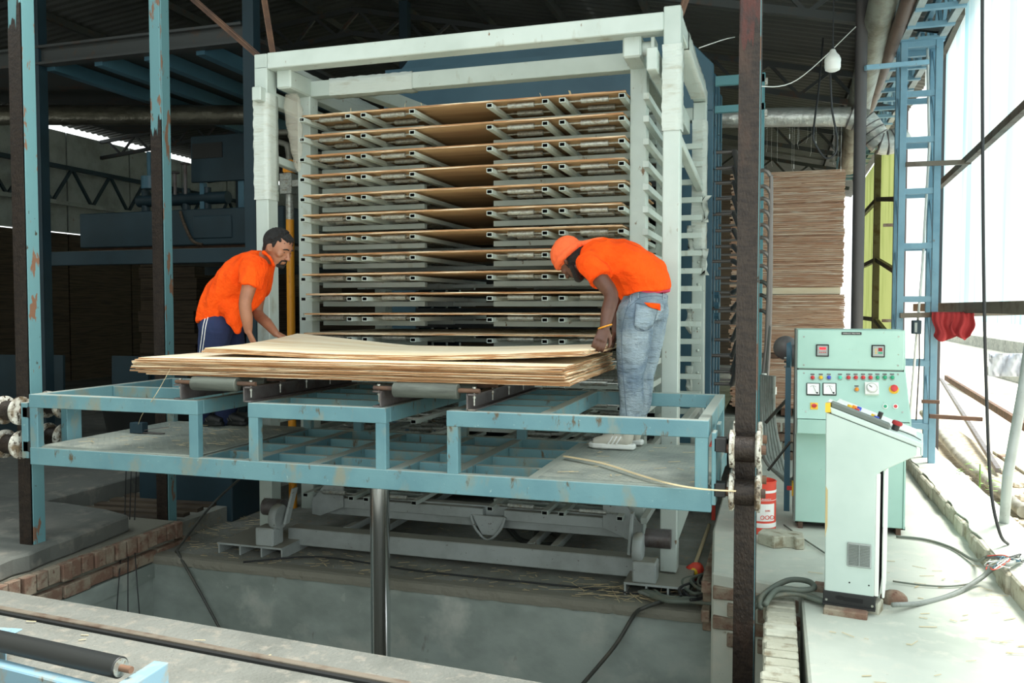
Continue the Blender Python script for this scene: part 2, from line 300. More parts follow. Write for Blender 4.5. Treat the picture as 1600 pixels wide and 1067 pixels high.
# left side of the pit: plaster below, two exposed brick courses, slab on top
MB().box(-9, -4.33, 3.2, 5.05, -1.9, -.47).build('wall_pit_left', 'pitwall', kind='structure')
wl = thing('wall_pit_left_bricks', (-4.3, 3.4, -.47), kind='structure')
MB().box(-8, -4.36, 3.3, 5.3, -.47, -.12).build('mortar_bed', 'mortar', wl)
b0 = None
for r, (z0, z1) in enumerate(((-.24, -.13), (-.35, -.27))):
    y = 3.55
    while y < 5.35:
        L_ = random.uniform(.085, .11) if r == 0 else random.uniform(.19, .23)
        MB().box(-4.40, -4.31+random.uniform(-.012, .012), y, y+L_-.012, z0+random.uniform(-.006, .006), z1).build('brick', 'brick', wl, bevel=.004)
        y += L_
MB().box(-4.35, -4.315, 3.4, 5.05, -.47, -.36).build('plaster_band', 'pitwall', wl)
poly = [(-9, 3.5, -.12), (-4.42, 3.45, -.12)]
for i in range(14):
    t = i/13; poly.append((-4.36-.1*t*t+noise.noise((i*.9, 1, 0))*.05, 3.7+t*1.25, -.12))
poly += [(-4.75, 5.05, -.12), (-5.2, 5.12, -.12), (-9, 5.3, -.12)]
MB().prism(poly, (0, 0, .12)).build('floor_broken_slab', 'dirty', kind='structure', bevel=.015)
MB().box(-5.5, -4.4, 5.0, 9.5, -1.0, -.17).build('floor_rubble_strip', 'pitfloor', kind='structure')
# right side of the pit: brick-on-edge wall head, plastered
wr = thing('wall_pit_right', (.03, 3.0, -1.8), kind='structure')
MB().box(-.02, .09, 1.5, 4.62, -1.8, -.09).build('masonry_core', 'mortar', wr)
y = 1.9
while y < 4.6:
    MB().box(-.045+random.uniform(-.008, .008), .105, y, y+.068, -.1+random.uniform(-.004, .004), -.02+random.uniform(-.006, .006)).build('brick', 'plasterbrick', wr, bevel=.008); y += .08
# brickwork visible under the edge of the platform
wb = thing('wall_platform_side', (-.36, 5.0, -.4), kind='structure')
for r in range(4):
    y = 4.90+(r % 2)*.1
    while y < 6.4:
        MB().box(-.40, -.348+random.uniform(-.006, .006), y, y+.21, -.14-r*.085, -.14-r*.085+.07).build('brick', 'brick', wb, bevel=.005); y += .225
    x = -.33+(r % 2)*.08
    while x < .1:
        MB().box(x, x+.15, 4.853-.295*(x+.45), 4.90, -.14-r*.085, -.14-r*.085+.07).build('brick', 'brick', wb, bevel=.005); x += .165
# kerb along the open side
kb = thing('trim_kerb', (1.35, 1.2, 0), kind='structure')
y = 1.2; random.seed(3)
MB().box(1.19, 1.52, 1.0, 14, -.3, .085).build('kerb_core', 'mortar', kb)
while y < 13:
    L_ = random.uniform(.16, .26)
    MB().box(1.165+random.uniform(-.014, .014), 1.32, y, y+L_-.008, -.02, .105+random.uniform(-.01, .008)).build('brick', 'plasterbrick', kb, bevel=.01); y += L_
top = []
for i in range(150):
    y = 1.2+i*.08
    top.append([(1.185+noise.noise((y*4, 7, 0))*.03, y, .112), (1.26, y, .122+noise.noise((y*3, 1, 1))*.006), (1.40, y, .124), (1.50+noise.noise((y*2, 4, 0))*.03, y, .11), (1.53+noise.noise((y*2, 4, 0))*.03, y, .0)])
MB().grid(top).build('kerb_screed', 'platform', kb, solid=.01)
# yard outside
MB().box(1.5, 60, -10, 80, -.7, -.42).build('floor_yard', 'ground', kind='structure')
# ---- roof
RS = .22
def rz(x): return 4.62+RS*(.3-x) if x > -6 else 4.62+RS*6.3-.1*(-6-x)
roof = thing('ceiling', (0, 9, 4.6), kind='structure')
def roof_sheet(x0, x1, y0, n):
    P = []
    for i in range(n*4+1):
        y = y0+i*.04; dz = (0, .022, .022, 0)[i % 4]
        P.append([(x0, y, rz(x0)+dz), (x1, y, rz(x1)+dz)])
    return MB().grid(P)
RY0, RY1 = 4.5, 23
s1 = roof_sheet(-2.3, 1.75, RY0, 7).build('roof_sheet', 'roof', roof)
s2 = roof_sheet(-6.0, -2.25, RY0, 7).build('roof_sheet', 'roof', roof)
s3 = roof_sheet(-10.0, -6.0, RY0, 7).build('roof_sheet', 'roof', roof)
s4 = roof_sheet(-14.02, -9.95, RY0, 7).build('roof_sheet', 'roof', roof)
k = 1
while RY0+k*1.1 < RY1:
    for s in (s1, s2, s3, s4): clone(s, roof, (0, k*1.1, 0))
    k += 1
xs = [.9, -.3, -1.5, -2.7, -3.9, -5.1, -6.6, -8.2, -9.8, -11.4, -13]
for x in xs:
    MB().box(x-.03, x+.03, RY0, RY1, rz(x)-.11, rz(x)-.01).build('purlin', 'truss', roof)
for ty in (5.0, 8.2, 11.3, 14.9, 18.5):
    tr = MB(); h = .34
    for a, b in ((-6, 1.35), (-14, -6)):
        tr.bar((a, ty, rz(a+.001)-.14), (b, ty, rz(b)-.14), .06, .07, m=0); tr.bar((a, ty, rz(a+.001)-.14-h), (b, ty, rz(b)-.14-h), .06, .07)
    x = 1.3; up = True
    while x > -13.5:
        x2 = x-.36
        tr.bar((x, ty, rz(x)-.14-(0 if up else h)), (x2, ty, rz(x2)-.14-(h if up else 0)), .035, .04); up = not up; x = x2
    tr.build('roof_truss', 'truss', roof)
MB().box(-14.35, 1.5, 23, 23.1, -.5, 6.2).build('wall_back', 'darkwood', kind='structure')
wlf = thing('wall_left', (-14, 12, 0), kind='structure')
MB().box(-14.1, -14.0, 2.0, 12.2, -.5, 5.15).build('wall_face', 'dirty', wlf)
MB().box(-5.1, -4.9, -9, 3.3, -.5, 6.4).build('wall_added_shade_left', 'concrete', kind='structure')  # added out of view to shade the left side from front light
MB().box(-14.1, -5.0, 2.0, 2.2, -.5, 6.4).build('wall_added_shade_front', 'concrete', kind='structure')  # unseen wall, added to keep light out of the left bay
MB().box(-14.12, -14.07, 12.2, 23, 3.05, 5.07).build('wall_backing', 'dirty', wlf); MB().box(-14.12, -14.07, 12.2, 23, -.5, 3.01).build('wall_backing', 'dirty', wlf)
y = 12.2
while y < 23:
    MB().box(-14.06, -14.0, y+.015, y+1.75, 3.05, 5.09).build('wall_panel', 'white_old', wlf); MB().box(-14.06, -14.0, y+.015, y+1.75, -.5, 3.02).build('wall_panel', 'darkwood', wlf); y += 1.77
# right-hand side: lattice girder along the eave and translucent cladding
gird = thing('trim_eave_girder', (1.18, 10, 3.85), kind='structure')
for x in (1.03, 1.33):
    MB().bar((x, 5.4, 3.86), (x, 17, 3.86), .06, .05).build('chord', 'white_old', gird)
    MB().bar((x, 5.4, 4.24), (x, 17, 4.24), .05, .05).build('chord', 'colblue', gird)
y = 5.6; k = 0
while y < 17:
    b = MB().bar((1.0, y, 3.84), (1.36, y, 3.84), .05, .04).build('batten', 'colblue', gird)
    for x in (1.02, 1.34):
        MB().bar((x, y, 3.87), (x, y+.22, 4.22), .03, .03, (1, 0, 0)).bar((x, y+.22, 4.22), (x, y+.44, 3.87), .03, .03, (1, 0, 0)).build('lacing', 'colblue', gird)
    y += .44; k += 1
def cladding(name, X, y0, y1, z0, z1, m, pitch=.2):
    w_ = thing(name, (X, y0, z0), kind='structure'); y = y0
    while y < y1:
        P = []
        for i in range(21):
            yy = y+i*.05; d = (0, .025, .03, .025)[i % 4]
            P.append([(X+d, yy, z0), (X+d, yy, z1)])
        MB().grid(P).build('cladding_sheet', m, w_); y += 1.0
cladding('wall_right', 1.60, 2.9, 10.9, 1.52, 4.35, 'sheetwall')
cladding('wall_right_far', 1.60, 12.6, 18.5, .3, 4.05, 'greenwall')
# far neighbours across the yard: a pale wall of upright sheets, and a low block
nb = thing('wall_neighbour', (9.5, 30, -.4), kind='structure')
for i in range(16):
    MB().box(9.5, 9.6, 18+i*2, 18+i*2+1.94, .8, 5).build('wall_panel', 'sheetwall', nb)
MB().box(9.3, 9.7, 10, 60, -.42, .1).build('wall_panel', 'concrete', nb)
# ================================================================ scissor-less lift table (blue)
lift = thing('lift_platform', (-2.31, 4.64, .545), 'light blue steel lift table with open frame and chequer plates over the pit', 'lift table')
def lp(name, mb, m='lift', parent=lift, bevel=.003, **k): return mb.build(name, m, parent, bevel=bevel, **k)
lp('front_beam', MB().box(-4.337, -.285, 4.0, 4.05, .545, .65))
lp('rear_beam', MB().box(-4.337, -.285, 5.21, 5.27, .545, .65))
for x in (-4.337, -.345): lp('end_beam', MB().box(x, x+.055, 4.05, 5.21, .545, .648))
for x in (-3.17, -2.83, -2.42, -1.93, -1.60, -1.16):
    lp('bearer', MB().box(x-.035, x+.035, 4.05, 5.21, .56, .645))
xs_ = [-4.28, -3.135, -2.795, -2.385, -1.895, -1.565, -1.125, -.345]
for y in (4.33, 4.62, 4.93):
    for i in range(1, 6):
        if i in (0,): continue
        a = (-3.135, -2.795, -2.385, -1.895, -1.565)[i-1]; b = (-2.865, -2.455, -1.965, -1.635, -1.195)[i-1]
        lp('cross_bearer', MB().box(a, b, y-.022, y+.022, .56, .640))
def deck(x0, x1, parent):
    o = lp('deck_plate', MB().box(x0, x1, 4.03, 5.2, .650, .656), 'lift_deck', bevel=0)
    tr = MB(); i = 0; y = 4.06
    while y < 5.18:
        x = x0+.02+(i % 2)*.022; j = 0
        while x < x1-.03:
            s = 1 if (i+j) % 2 else -1; dx, dy = .0105, .006*s
            tr.add([(x-dx, y-dy, .656), (x, y-.0028, .6575), (x+dx, y+dy, .656), (x, y+.0028, .6575), (x, y, .659)], [(0, 1, 4), (1, 2, 4), (2, 3, 4), (3, 0, 4)])
            x += .044; j += 1
        y += .024; i += 1
    tr.build('tread_pattern', 'lift_deck', o, kind='stuff'); return o
deck(-4.30, -3.16, lift); deck(-1.13, -.30, lift)
secs = [(-4.337, -3.12), (-2.79, -1.95), (-1.61, -.30)]
for si, (x0, x1) in enumerate(secs):
    lp('upper_front_rail', MB().box(x0, x1, 4.0, 4.055, .893, .974))
    lp('upper_rear_rail', MB().box(x0, x1, 5.21, 5.265, .893, .974))
    lp('upper_side_rail', MB().box(x0, x0+.055, 4.055, 5.21, .893, .974))
    lp('upper_side_rail', MB().box(x1-.055, x1, 4.055, 5.21, .893, .974))
    for y in (4.0, 5.21):
        for x in (x0+.002, x1-.062):
            lp('post', MB().box(x, x+.06, y+.002, y+.05, .648, .895))
lp('upper_side_rail', MB().box(-1.13, -1.07, 4.055, 5.21, .893, .974))
for y in (4.36, 4.66, 4.95):
    lp('upper_cross_bearer', MB().box(-1.555, -1.13, y-.02, y+.02, .90, .970)); lp('upper_cross_bearer', MB().box(-2.735, -2.005, y-.02, y+.02, .90, .970))
lp('upper_cross_bearer', MB().box(-4.28, -3.175, 4.62, 4.66, .90, .97))
# steel channels that carry the rubber rollers
def channel(x, s):
    c = MB().box(x-.004, x+.004, 4.01, 5.25, .976, 1.062).box(min(x, x+s*.045), max(x, x+s*.045), 4.01, 5.25, .976, .984).box(min(x, x+s*.045), max(x, x+s*.045), 4.01, 5.25, 1.054, 1.062)
    return lp('roller_channel', c, 'steel', bevel=0)
chans = [channel(-3.24, -1), channel(-2.82, 1), channel(-1.985, -1), channel(-1.50, 1)]
def roller(xa, xb, y):
    o = lp('roller', MB().cyl((xa+.07, y, 1.070), (xb-.055, y, 1.070), .040, 20), 'rubber', bevel=.003, smooth=2)
    MB().cyl((xa-.05, y, 1.076), (xb+.06, y, 1.076), .012, 10).build('axle', 'rust', o)
    for x in (xa-.02, xb+.03):
        MB().cyl((x, y, 1.0), (x, y, 1.096), .0045, 6).cyl((x, y, 1.088), (x, y, 1.096), .010, 6).cyl((x, y-.0, 1.038), (x, y, 1.048), .009, 6).build('bolt', 'galv', o)
    return o
for xa, xb in ((-3.24, -2.82), (-1.985, -1.50)):
    r0 = roller(xa, xb, 4.035)
    for i in range(1, 5): clone(r0, lift, (0, i*.29, 0))
# flanged guide wheels that grip the posts at both ends
def guide_wheel(xc, y, z, wide, m='lift'):
    R_ = .088
    o = lp('guide_wheel', MB().cyl((xc-wide/2, y, z), (xc+wide/2, y, z), .060, 24), 'grease', bevel=0, smooth=2)
    for s in (-1, 1):
        x = xc+s*(wide/2+.012)
        f = MB().lathe([(.02, -.012*s), (R_-.012, -.014*s), (R_, -.006*s), (R_, .008*s), (R_-.02, .012*s), (.03, .012*s)], (x, y, z), 'X', 28)
        f.build('wheel_flange', 'wheelwhite', o, smooth=2)
    MB().cyl((xc-wide/2-.045, y, z), (xc+wide/2+.045, y, z), .022, 12).build('axle', 'rust', o)
M['wheelwhite'] = mat('chipped_white_wheel', (206, 204, 192), .5, layers=[((120, 104, 82), (16, 16, 16), .44, .60), ((70, 58, 46), (40, 40, 40), .54, .62)])
for y in (4.035, 4.36):
    for z in (.865, .655): guide_wheel(-4.505, y, z, .105)
for y in (4.03, 4.36):
    for z in (.845, .643): guide_wheel(-.136, y, z, .095)
for x0, x1 in ((-.285, -.225), (-4.40, -4.337)):
    for ya, yb in ((4.0, 4.10), (4.30, 4.42)): lp('wheel_bracket', MB().box(x0, x0+.02 if x0 > -1 else x0+.05, ya, yb, .58, .92), 'lift')
    for z in (.865, .655):
        lp('axle_boss', MB().box(x0+.01, x1+.005, 4.0, 4.07, z-.035, z+.03), 'black')
# chrome ram
ram = thing('hydraulic_ram', (-2.295, 4.62, -1.8), 'polished chrome lifting ram rising from the pit under the lift table', 'ram')
MB().cyl((-2.295, 4.62, -1.0), (-2.295, 4.62, .56), .0595, 40).build('piston_rod', 'chrome', ram, smooth=2)
MB().cyl((-2.295, 4.62, -1.8), (-2.295, 4.62, -1.0), .09, 32).build('cylinder', 'darkblue', ram, smooth=2)
# ---- guide posts
def guide_post(name, x0, x1, y0, y1, z0, z1, zj, label, dirty, m2):
    t = thing(name, ((x0+x1)/2, (y0+y1)/2, z0), label, 'post', 'steel guide posts of the lift')
    w2 = x1-x0
    MB().box(x0+.004, x1, y0+.012, y1, z0, z1).build('post_body', 'teal', t, bevel=.003)
    jag = [(x0+(x1-.004-x0)*i/12, y0-.0015, zj+.10*noise.noise((i*.55, zj, 1))+.05*noise.noise((i*2.1, zj, 7))+(.10 if i > 8 else 0)) for i in range(13)]
    MB().prism([(x0, y0-.0015, z0), (x1-.004, y0-.0015, z0)]+jag[::-1], (0, .012, 0)).build('greased_face', dirty, t)
    MB().box(x0, x1-.004, y0, y0+.014, z0, z1).build('upper_face', m2 or 'teal', t, bevel=.004)
    return t
guide_post('guide_post', -4.575, -4.475, 4.13, 4.235, -1.8, 5.3, 3.25, 'light blue steel post with blackened front, nearest one at the lift end', 'grease', 'teal')
guide_post('guide_post', -4.575, -4.475, 5.37, 5.475, -1.8, 5.3, 2.85, 'light blue steel post with flaked brown face, standing behind its twin', 'grease', 'teal')
t = guide_post('guide_post', -.187, -.088, 4.13, 4.235, -1.8, 5.0, 2.75, 'thick greasy black-brown post between the lift table and the control cabinet', 'grease', 'greasered')
MB().box(-.187, -.0855, 4.144, 4.236, -1.8, 5.0).build('greasy_coat', 'grease', t)
# ================================================================ plywood
def sheet(x0, x1, y0, y1, z, th, name, label, group, seed, mats=('face', 'edge', 'under'), zf=None, nx=26, ny=14, rag=.008, cat='sheet'):
    rnd = random.Random(seed); ox = rnd.uniform(-50, 50)
    def P(i, j):
        x = x0+(x1-x0)*i/nx; y = y0+(y1-y0)*j/ny
        if i in (0, nx): x += noise.noise((ox, y*16, z*90))*rag*1.6
        if j in (0, ny): y += noise.noise((x*9, ox, z*90))*rag
        zz = z+(zf((x-x0)/(x1-x0), (y-y0)/(y1-y0)) if zf else 0)
        return x, y, zz
    g = [[P(i, j) for i in range(nx+1)] for j in range(ny+1)]
    mb = MB(); mb.grid([[(x, y, zz+th) for x, y, zz in r] for r in g], 0); mb.grid([[(x, y, zz) for x, y, zz in r[::-1]] for r in g], 2)
    ring = [g[0][i] for i in range(nx+1)]+[g[j][nx] for j in range(1, ny+1)]+[g[ny][i] for i in range(nx-1, -1, -1)]+[g[j][0] for j in range(ny-1, -1, -1)]
    A = [(x, y, zz) for x, y, zz in ring]
    mid = [(x+rnd.uniform(-1, 1)*rag*.35, y+rnd.uniform(-1, 1)*rag*.35, zz+th*.5) for x, y, zz in ring]; B = [(x, y, zz+th) for x, y, zz in ring]
    mid[-1] = mid[0]
    mb.grid([A, mid, B], 1)
    return mb.build(name, list(mats), label=label, cat=cat, group=group)
G = 'raw plywood sheets piled on the lift rollers'
N = 11; th = .0073; rnd = random.Random(5)
words_n = ['lowest', 'second from the bottom', 'third from the bottom', 'fourth from the bottom', 'fifth from the bottom', 'middle one', 'fifth from the top', 'fourth from the top', 'third from the top', 'second from the top', 'topmost']
for i in range(N):
    z = 1.1115+i*(th+.0017)
    dx = rnd.uniform(-.035, .02); dy = rnd.uniform(-.012, .024)
    if i == 0: dx = .07
    bulge = lambda u, v, i=i: (.012*(max(0, v-.3)**2)*u**6*(i/10)) - .004*(u*(1-u)*4)*0
    sheet(-3.585+dx, -.985+rnd.uniform(-.02, .012), 4.03+dy, 5.28+dy, z, th, 'plywood_sheet', 'raw plywood sheet in the thick pile on the lift, '+words_n[i], G, i, zf=bulge)
rnd = random.Random(9)
for i in range(3):
    def lf(u, v, i=i):
        left = max(0, 1-u*2.6); right = max(0, (u-.62)/.38)
        return i*.0088+.018+.024*right**1.3+.055*left*v*v+.012*left-.014*min(1, 1.4*(1-abs(2*u-.9)))*(1-v*.4)
    sheet(-3.27+rnd.uniform(-.02, .03), -.93+rnd.uniform(-.02, .01), 4.24+rnd.uniform(-.01, .01), 5.26, 1.2075, .0082, 'plywood_sheet',
          'raw plywood sheet being lifted by the two workers, '+('lowest of three', 'middle of three', 'uppermost of three')[i], 'sheets held up by the two workers', 40+i, zf=lf, nx=40)
# ================================================================ white outer loading frame
fr = thing('loading_frame', (-2.15, 6.5, -.3), 'large white box-section outer frame standing around the tray rack', 'frame')
def fp(name, mb, m='white', parent=fr, bevel=.006, **k): return mb.build(name, m, parent, bevel=bevel, **k)
for x in (-3.71, -.71):
    xo = x+(.0 if x < -1 else 0)
    fp('column', MB().box(xo, xo+.108, 5.45, 5.58, -.21, 3.27 if x < -1 else 3.40)); fp('column', MB().box(xo, xo+.108, 7.42, 7.55, -.21, 3.25))
    fp('side_beam', MB().box(xo, xo+.108, 5.45 if x < -1 else 5.58, 7.56, 3.255, 3.365))
    fp('side_rail', MB().bar((xo+.06, 5.6, 2.62), (xo+.06, 7.42, 2.52), .06, .06))
    fp('side_rail', MB().box(xo+.03, xo+.09, 5.6, 7.42, .62, .68))
fp('front_beam', MB().box(-3.60, -.71, 5.45, 5.58, 3.252, 3.368)); fp('rear_beam', MB().box(-3.60, -.71, 7.43, 7.55, 3.10, 3.21))
for x in (): # short stub blocks near the top of both front columns
    s = 1 if x < -1 else -1
    fp('stub_block', MB().box(x-.035, x+.035, 5.18 if s > 0 else 5.25, 5.45, 2.97 if s > 0 else 3.02, 3.06 if s > 0 else 3.14))
fp('inner_rail', MB().box(-3.685, -3.61, 5.38, 7.42, 3.01, 3.11)); fp('inner_rail', MB().box(-.80, -.735, 5.34, 7.42, 2.98, 3.12))
# stretch film still wound round the steel
def wrap(x0, x1, y0, y1, z0, z1, ax):
    P = []; n = 26
    for i in range(n+1):
        t = i/n; r = []
        for k in range(13):
            a = k/12*4; e = .004+.010*abs(noise.noise((t*9, a*2, x0)))
            c = [(-1, -1), (1, -1), (1, 1), (-1, 1), (-1, -1)]; j = min(int(a), 3); u = a-j
            p = (c[j][0]*(1-u)+c[j+1][0]*u, c[j][1]*(1-u)+c[j+1][1]*u)
            if ax == 'Z': q = ((x0+x1)/2+p[0]*((x1-x0)/2+e), (y0+y1)/2+p[1]*((y1-y0)/2+e), z0+(z1-z0)*t)
            elif ax == 'X': q = (x0+(x1-x0)*t, (y0+y1)/2+p[0]*((y1-y0)/2+e), (z0+z1)/2+p[1]*((z1-z0)/2+e))
            else: q = ((x0+x1)/2+p[0]*((x1-x0)/2+e), y0+(y1-y0)*t, (z0+z1)/2+p[1]*((z1-z0)/2+e))
            r.append(q)
        P.append(r)
    return MB().grid(P)
fp('stretch_film', wrap(-.71, -.602, 5.45, 5.58, 2.62, 3.16, 'Z'), 'film', bevel=0, smooth=True)
fp('stretch_film', wrap(-3.71, -3.602, 5.45, 5.58, 2.30, 3.08, 'Z'), 'film', bevel=0, smooth=True)
fp('stretch_film', wrap(-.71, -.602, 7.42, 7.55, 2.0, 3.1, 'Z'), 'film', bevel=0, smooth=True)
fp('stretch_film', wrap(-.71, -.602, 5.9, 7.3, 3.255, 3.365, 'Y'), 'film', bevel=0, smooth=True)
fp('stretch_film', wrap(-3.71, -3.602, 5.8, 7.3, 3.255, 3.365, 'Y'), 'film', bevel=0, smooth=True)
for (x, y, z) in ((-.6, 7.4, 2.45), (-.72, 7.4, 2.2), (-.6, 7.4, 2.0), (-.72, 7.4, 1.5), (-.72, 7.4, 1.0)):
    P = [[(x+noise.noise((i*.7, j, z))*.05, y-.02+noise.noise((i, j*.6, z+4))*.04, z-i*.045+noise.noise((i, j, 3))*.01) for j in range(4)] for i in range(6)]
    P = [[(p[0]+(j-1.5)*.022*(1-.1*i), p[1], p[2]) for j, p in enumerate(r)] for i, r in enumerate(P)]
    fp('torn_film', MB().grid(P), 'film', bevel=0, smooth=True, solid=.001)
i = 0
for z in [.75+.19*k for k in range(9)]:
    MB().ball((-.655, 7.418, z), .013, 8, 5, sc=(1, .6, 1)).build('rivet', 'white', fr, smooth=True)
# base of the frame
fp('base_beam', MB().box(-3.46, -.84, 5.44, 5.57, -.262, -.135), 'white_old')
fp('base_beam', MB().box(-3.46, -.84, 7.42, 7.55, -.262, -.135), 'white_old')
for x in (-3.62, -.72):
    for y in (5.28, 5.52):
        pass
for (x0, x1, bx0, bx1) in ((-3.90, -3.36, -3.58, -3.43), (-.90, -.50, -.85, -.70)):
    fp('foot_plate', MB().box(x0, x1, 5.20, 5.66, -.232, -.218), 'white_old', bevel=0)
    for x in (x0, (2*x0+x1)/3, (x0+2*x1)/3, x1-.012):
        fp('foot_rib', MB().box(x, x+.012, 5.21, 5.66, -.30, -.232), 'white_old', bevel=0)
    fp('pivot_block', MB().box(bx0, bx1, 5.20, 5.34, -.218, -.085), 'white_old', bevel=.01)
for x, s in ((-3.50, 1), (-.775, -1)):
    d = fp('drive_disc', MB().lathe([(.03, -.03), (.085, -.03), (.095, -.015), (.095, .015), (.085, .03), (.03, .03)], (x+s*.05, 5.30, -.02), 'X', 26), 'white_old', bevel=0, smooth=2)
    fp('drive_motor', MB().cyl((x-s*.14, 5.42, .015), (x+s*.02, 5.42, .015), .062, 20), 'steel', bevel=0, smooth=2)
    fp('clevis', MB().prism([(x+s*.10, 5.28, -.07), (x+s*.10, 5.34, -.07), (x+s*.10, 5.46, .17), (x+s*.10, 5.40, .17)], (s*.02, 0, 0)), 'white_old', bevel=.003)
    fp('gusset', MB().prism([(x+s*.09, 5.70, -.09), (x+s*.09, 5.70, .02), (x+s*.27, 5.70, .22), (x+s*.36, 5.70, .22), (x+s*.36, 5.70, -.02), (x+s*.16, 5.70, -.10)], (0, .02, 0)), 'white_old', bevel=.002)
fp('gusset', MB().prism([(-.602, 5.5, .22), (-.52, 5.5, .22), (-.602, 5.5, -.02)], (0, .02, 0)), 'white', bevel=0)
for x in (-3.05, -2.80, -1.62, -1.45):
    fp('floor_rail', MB().bar((x, 5.58, -.16), (x, 7.42, -.16), .05, .05), 'white_old', bevel=.002)
# ================================================================ tray rack
rk = thing('tray_rack', (-2.2, 6.4, -.1), 'white carriage with twenty stacked roller trays inside the outer frame', 'rack')
def rp(name, mb, m='white', bevel=.004, **k): return mb.build(name, m, rk, bevel=bevel, **k)
for x in (-3.565, -.978):
    rp('rack_post', MB().box(x, x+.112, 5.80, 5.92, -.08, 3.245)); rp('rack_post', MB().box(x, x+.112, 7.10, 7.22, -.08, 3.2))
    rp('top_block', MB().box(x-.005, x+.117, 5.52, 5.82, 3.12, 3.262), bevel=.012)
    rp('side_beam', MB().box(x+.01, x+.10, 5.92, 7.10, 3.12, 3.23))
rp('roller_head', MB().cyl((-.862, 5.60, 3.19), (-.80, 5.60, 3.19), .045, 16), bevel=0, smooth=2)
rp('roller_head', MB().box(-.80, -.775, 5.52, 5.68, 3.05, 3.24))
rp('front_top_beam', MB().box(-3.453, -.978, 5.81, 5.91, 3.122, 3.24)); rp('rear_top_beam', MB().box(-3.453, -.978, 7.11, 7.21, 3.122, 3.22))
rp('stretch_film', wrap(-3.29, -2.60, 5.81, 5.91, 3.122, 3.24, 'X'), 'film', bevel=0, smooth=True)
rp('side_beam', MB().bar((-3.10, 5.92, 3.19), (-2.9, 7.1, 3.19), .09, .11))
TX = (-3.405, -3.02, -2.895, -2.51, -1.925, -1.525, -1.405, -1.0)
def tray(z):
    o = rp('tray', MB().box(-3.453, -2.575, 5.97, 6.02, z-.055, z-.016), bevel=.002)
    for y in (5.97, 6.55, 7.06):
        if y > 6: MB().box(-3.453, -2.575, y, y+.05, z-.055, z-.016).build('cross_bar', 'white', o)
        MB().box(-2.02, -.975, y, y+.05, z-.055, z-.016).build('cross_bar', 'white', o)
    MB().box(-2.575, -2.02, 6.56, 6.59, z-.05, z-.02).build('cross_bar', 'white', o)
    tb = MB().hollow((0, 5.60, z), (0, 7.15, z), .042, .030)
    tb.v = [v+Vector((TX[0], 0, 0)) for v in tb.v]
    t0 = tb.build('tray_tube', ['white', 'dark'], o)
    for x in TX[1:]: clone(t0, o, (x-TX[0], 0, 0))
    mid = (TX[0]+TX[1])/2; y = 5.70
    r0 = MB().cyl((mid-.095, y, z+.010), (mid+.095, y, z+.010), .0185, 12).build('tray_roller', 'galv', o, smooth=2)
    a0 = MB().cyl((TX[0], y, z+.010), (TX[1], y, z+.010), .007, 6)
    ax = a0.build('roller_axle', 'galv', o, smooth=2)
    for i in range(4):
        m_ = (TX[2*i]+TX[2*i+1])/2
        for j, yy in enumerate((0, .235)):
            if i or j:
                clone(r0, o, (m_-mid, yy, 0)); clone(ax, o, (m_-mid, yy, 0))
    rb = MB()
    for i in range(4):
        m_ = (TX[2*i]+TX[2*i+1])/2
        for j in range(2, 6):
            yy = 5.70+.235*j; rb.cyl((m_-.095, yy, z+.01), (m_+.095, yy, z+.01), .0185, 8).cyl((TX[2*i], yy, z+.01), (TX[2*i+1], yy, z+.01), .007, 5)
    rb.build('rear_rollers', 'galv', o, kind='stuff')
    MB().box(-.862, -.822, 5.62, 7.1, z-.03, z+.012).build('tray_arm', 'white', o, bevel=.002); MB().box(-3.60, -3.565, 5.95, 7.1, z-.03, z+.012).build('tray_arm', 'white', o, bevel=.002)
    MB().box(-.862, -.615, 7.24, 7.28, z-.075, z-.03).build('tray_end_bar', 'white', o, bevel=.002)
    return o
tr0 = tray(2.900)
for k in range(1, 20): clone(tr0, rk, (0, 0, -.1485*k))
rp('bottom_beam', MB().box(-3.42, -.98, 5.78, 5.86, -.10, .055), 'white_old'); rp('bottom_beam', MB().box(-3.30, -2.02, 5.72, 5.78, -.03, .045), 'white_old'); rp('bottom_beam', MB().box(-1.86, -.99, 5.72, 5.78, -.03, .045), 'white_old')
rp('hook_bracket', MB().prism([(-2.10, 5.70, .0), (-1.84, 5.70, .0), (-1.92, 5.70, -.14), (-2.02, 5.70, -.14)], (0, .02, 0)), 'white_old')
for s in (-1, 1): rp('hook', MB().tube(smooth_path([(-1.97+s*.13, 5.69, .0), (-1.97+s*.10, 5.68, -.08), (-1.97+s*.04, 5.68, -.15), (-1.97+s*.0, 5.68, -.17)]), .010, 8), 'white_old', bevel=0, smooth=2)
rp('bottom_side', MB().box(-3.42, -3.34, 5.86, 7.1, -.10, .03), 'white_old'); rp('bottom_side', MB().box(-1.06, -.98, 5.86, 7.1, -.10, .03), 'white_old')
ords = ['topmost', 'second', 'third', 'fourth', 'fifth', 'sixth', 'seventh', 'eighth', 'ninth', 'tenth', 'eleventh', 'twelfth']
rnd = random.Random(21)
for k in range(12):
    z = 2.9295-.1485*k
    sheet(-3.43+rnd.uniform(-.02, .03), -.985+rnd.uniform(-.03, .012), 5.645+rnd.uniform(-.01, .012), 6.94, z, .013, 'plywood_sheet',
          f'plywood sheet resting on the {ords[k]} tray of the white rack', 'plywood sheets on the rack trays', 100+k, zf=lambda u, v, k=k: .006*math.sin(u*3.1)*(.5+rnd.random()*.02)+.004*u*u, rag=.007)
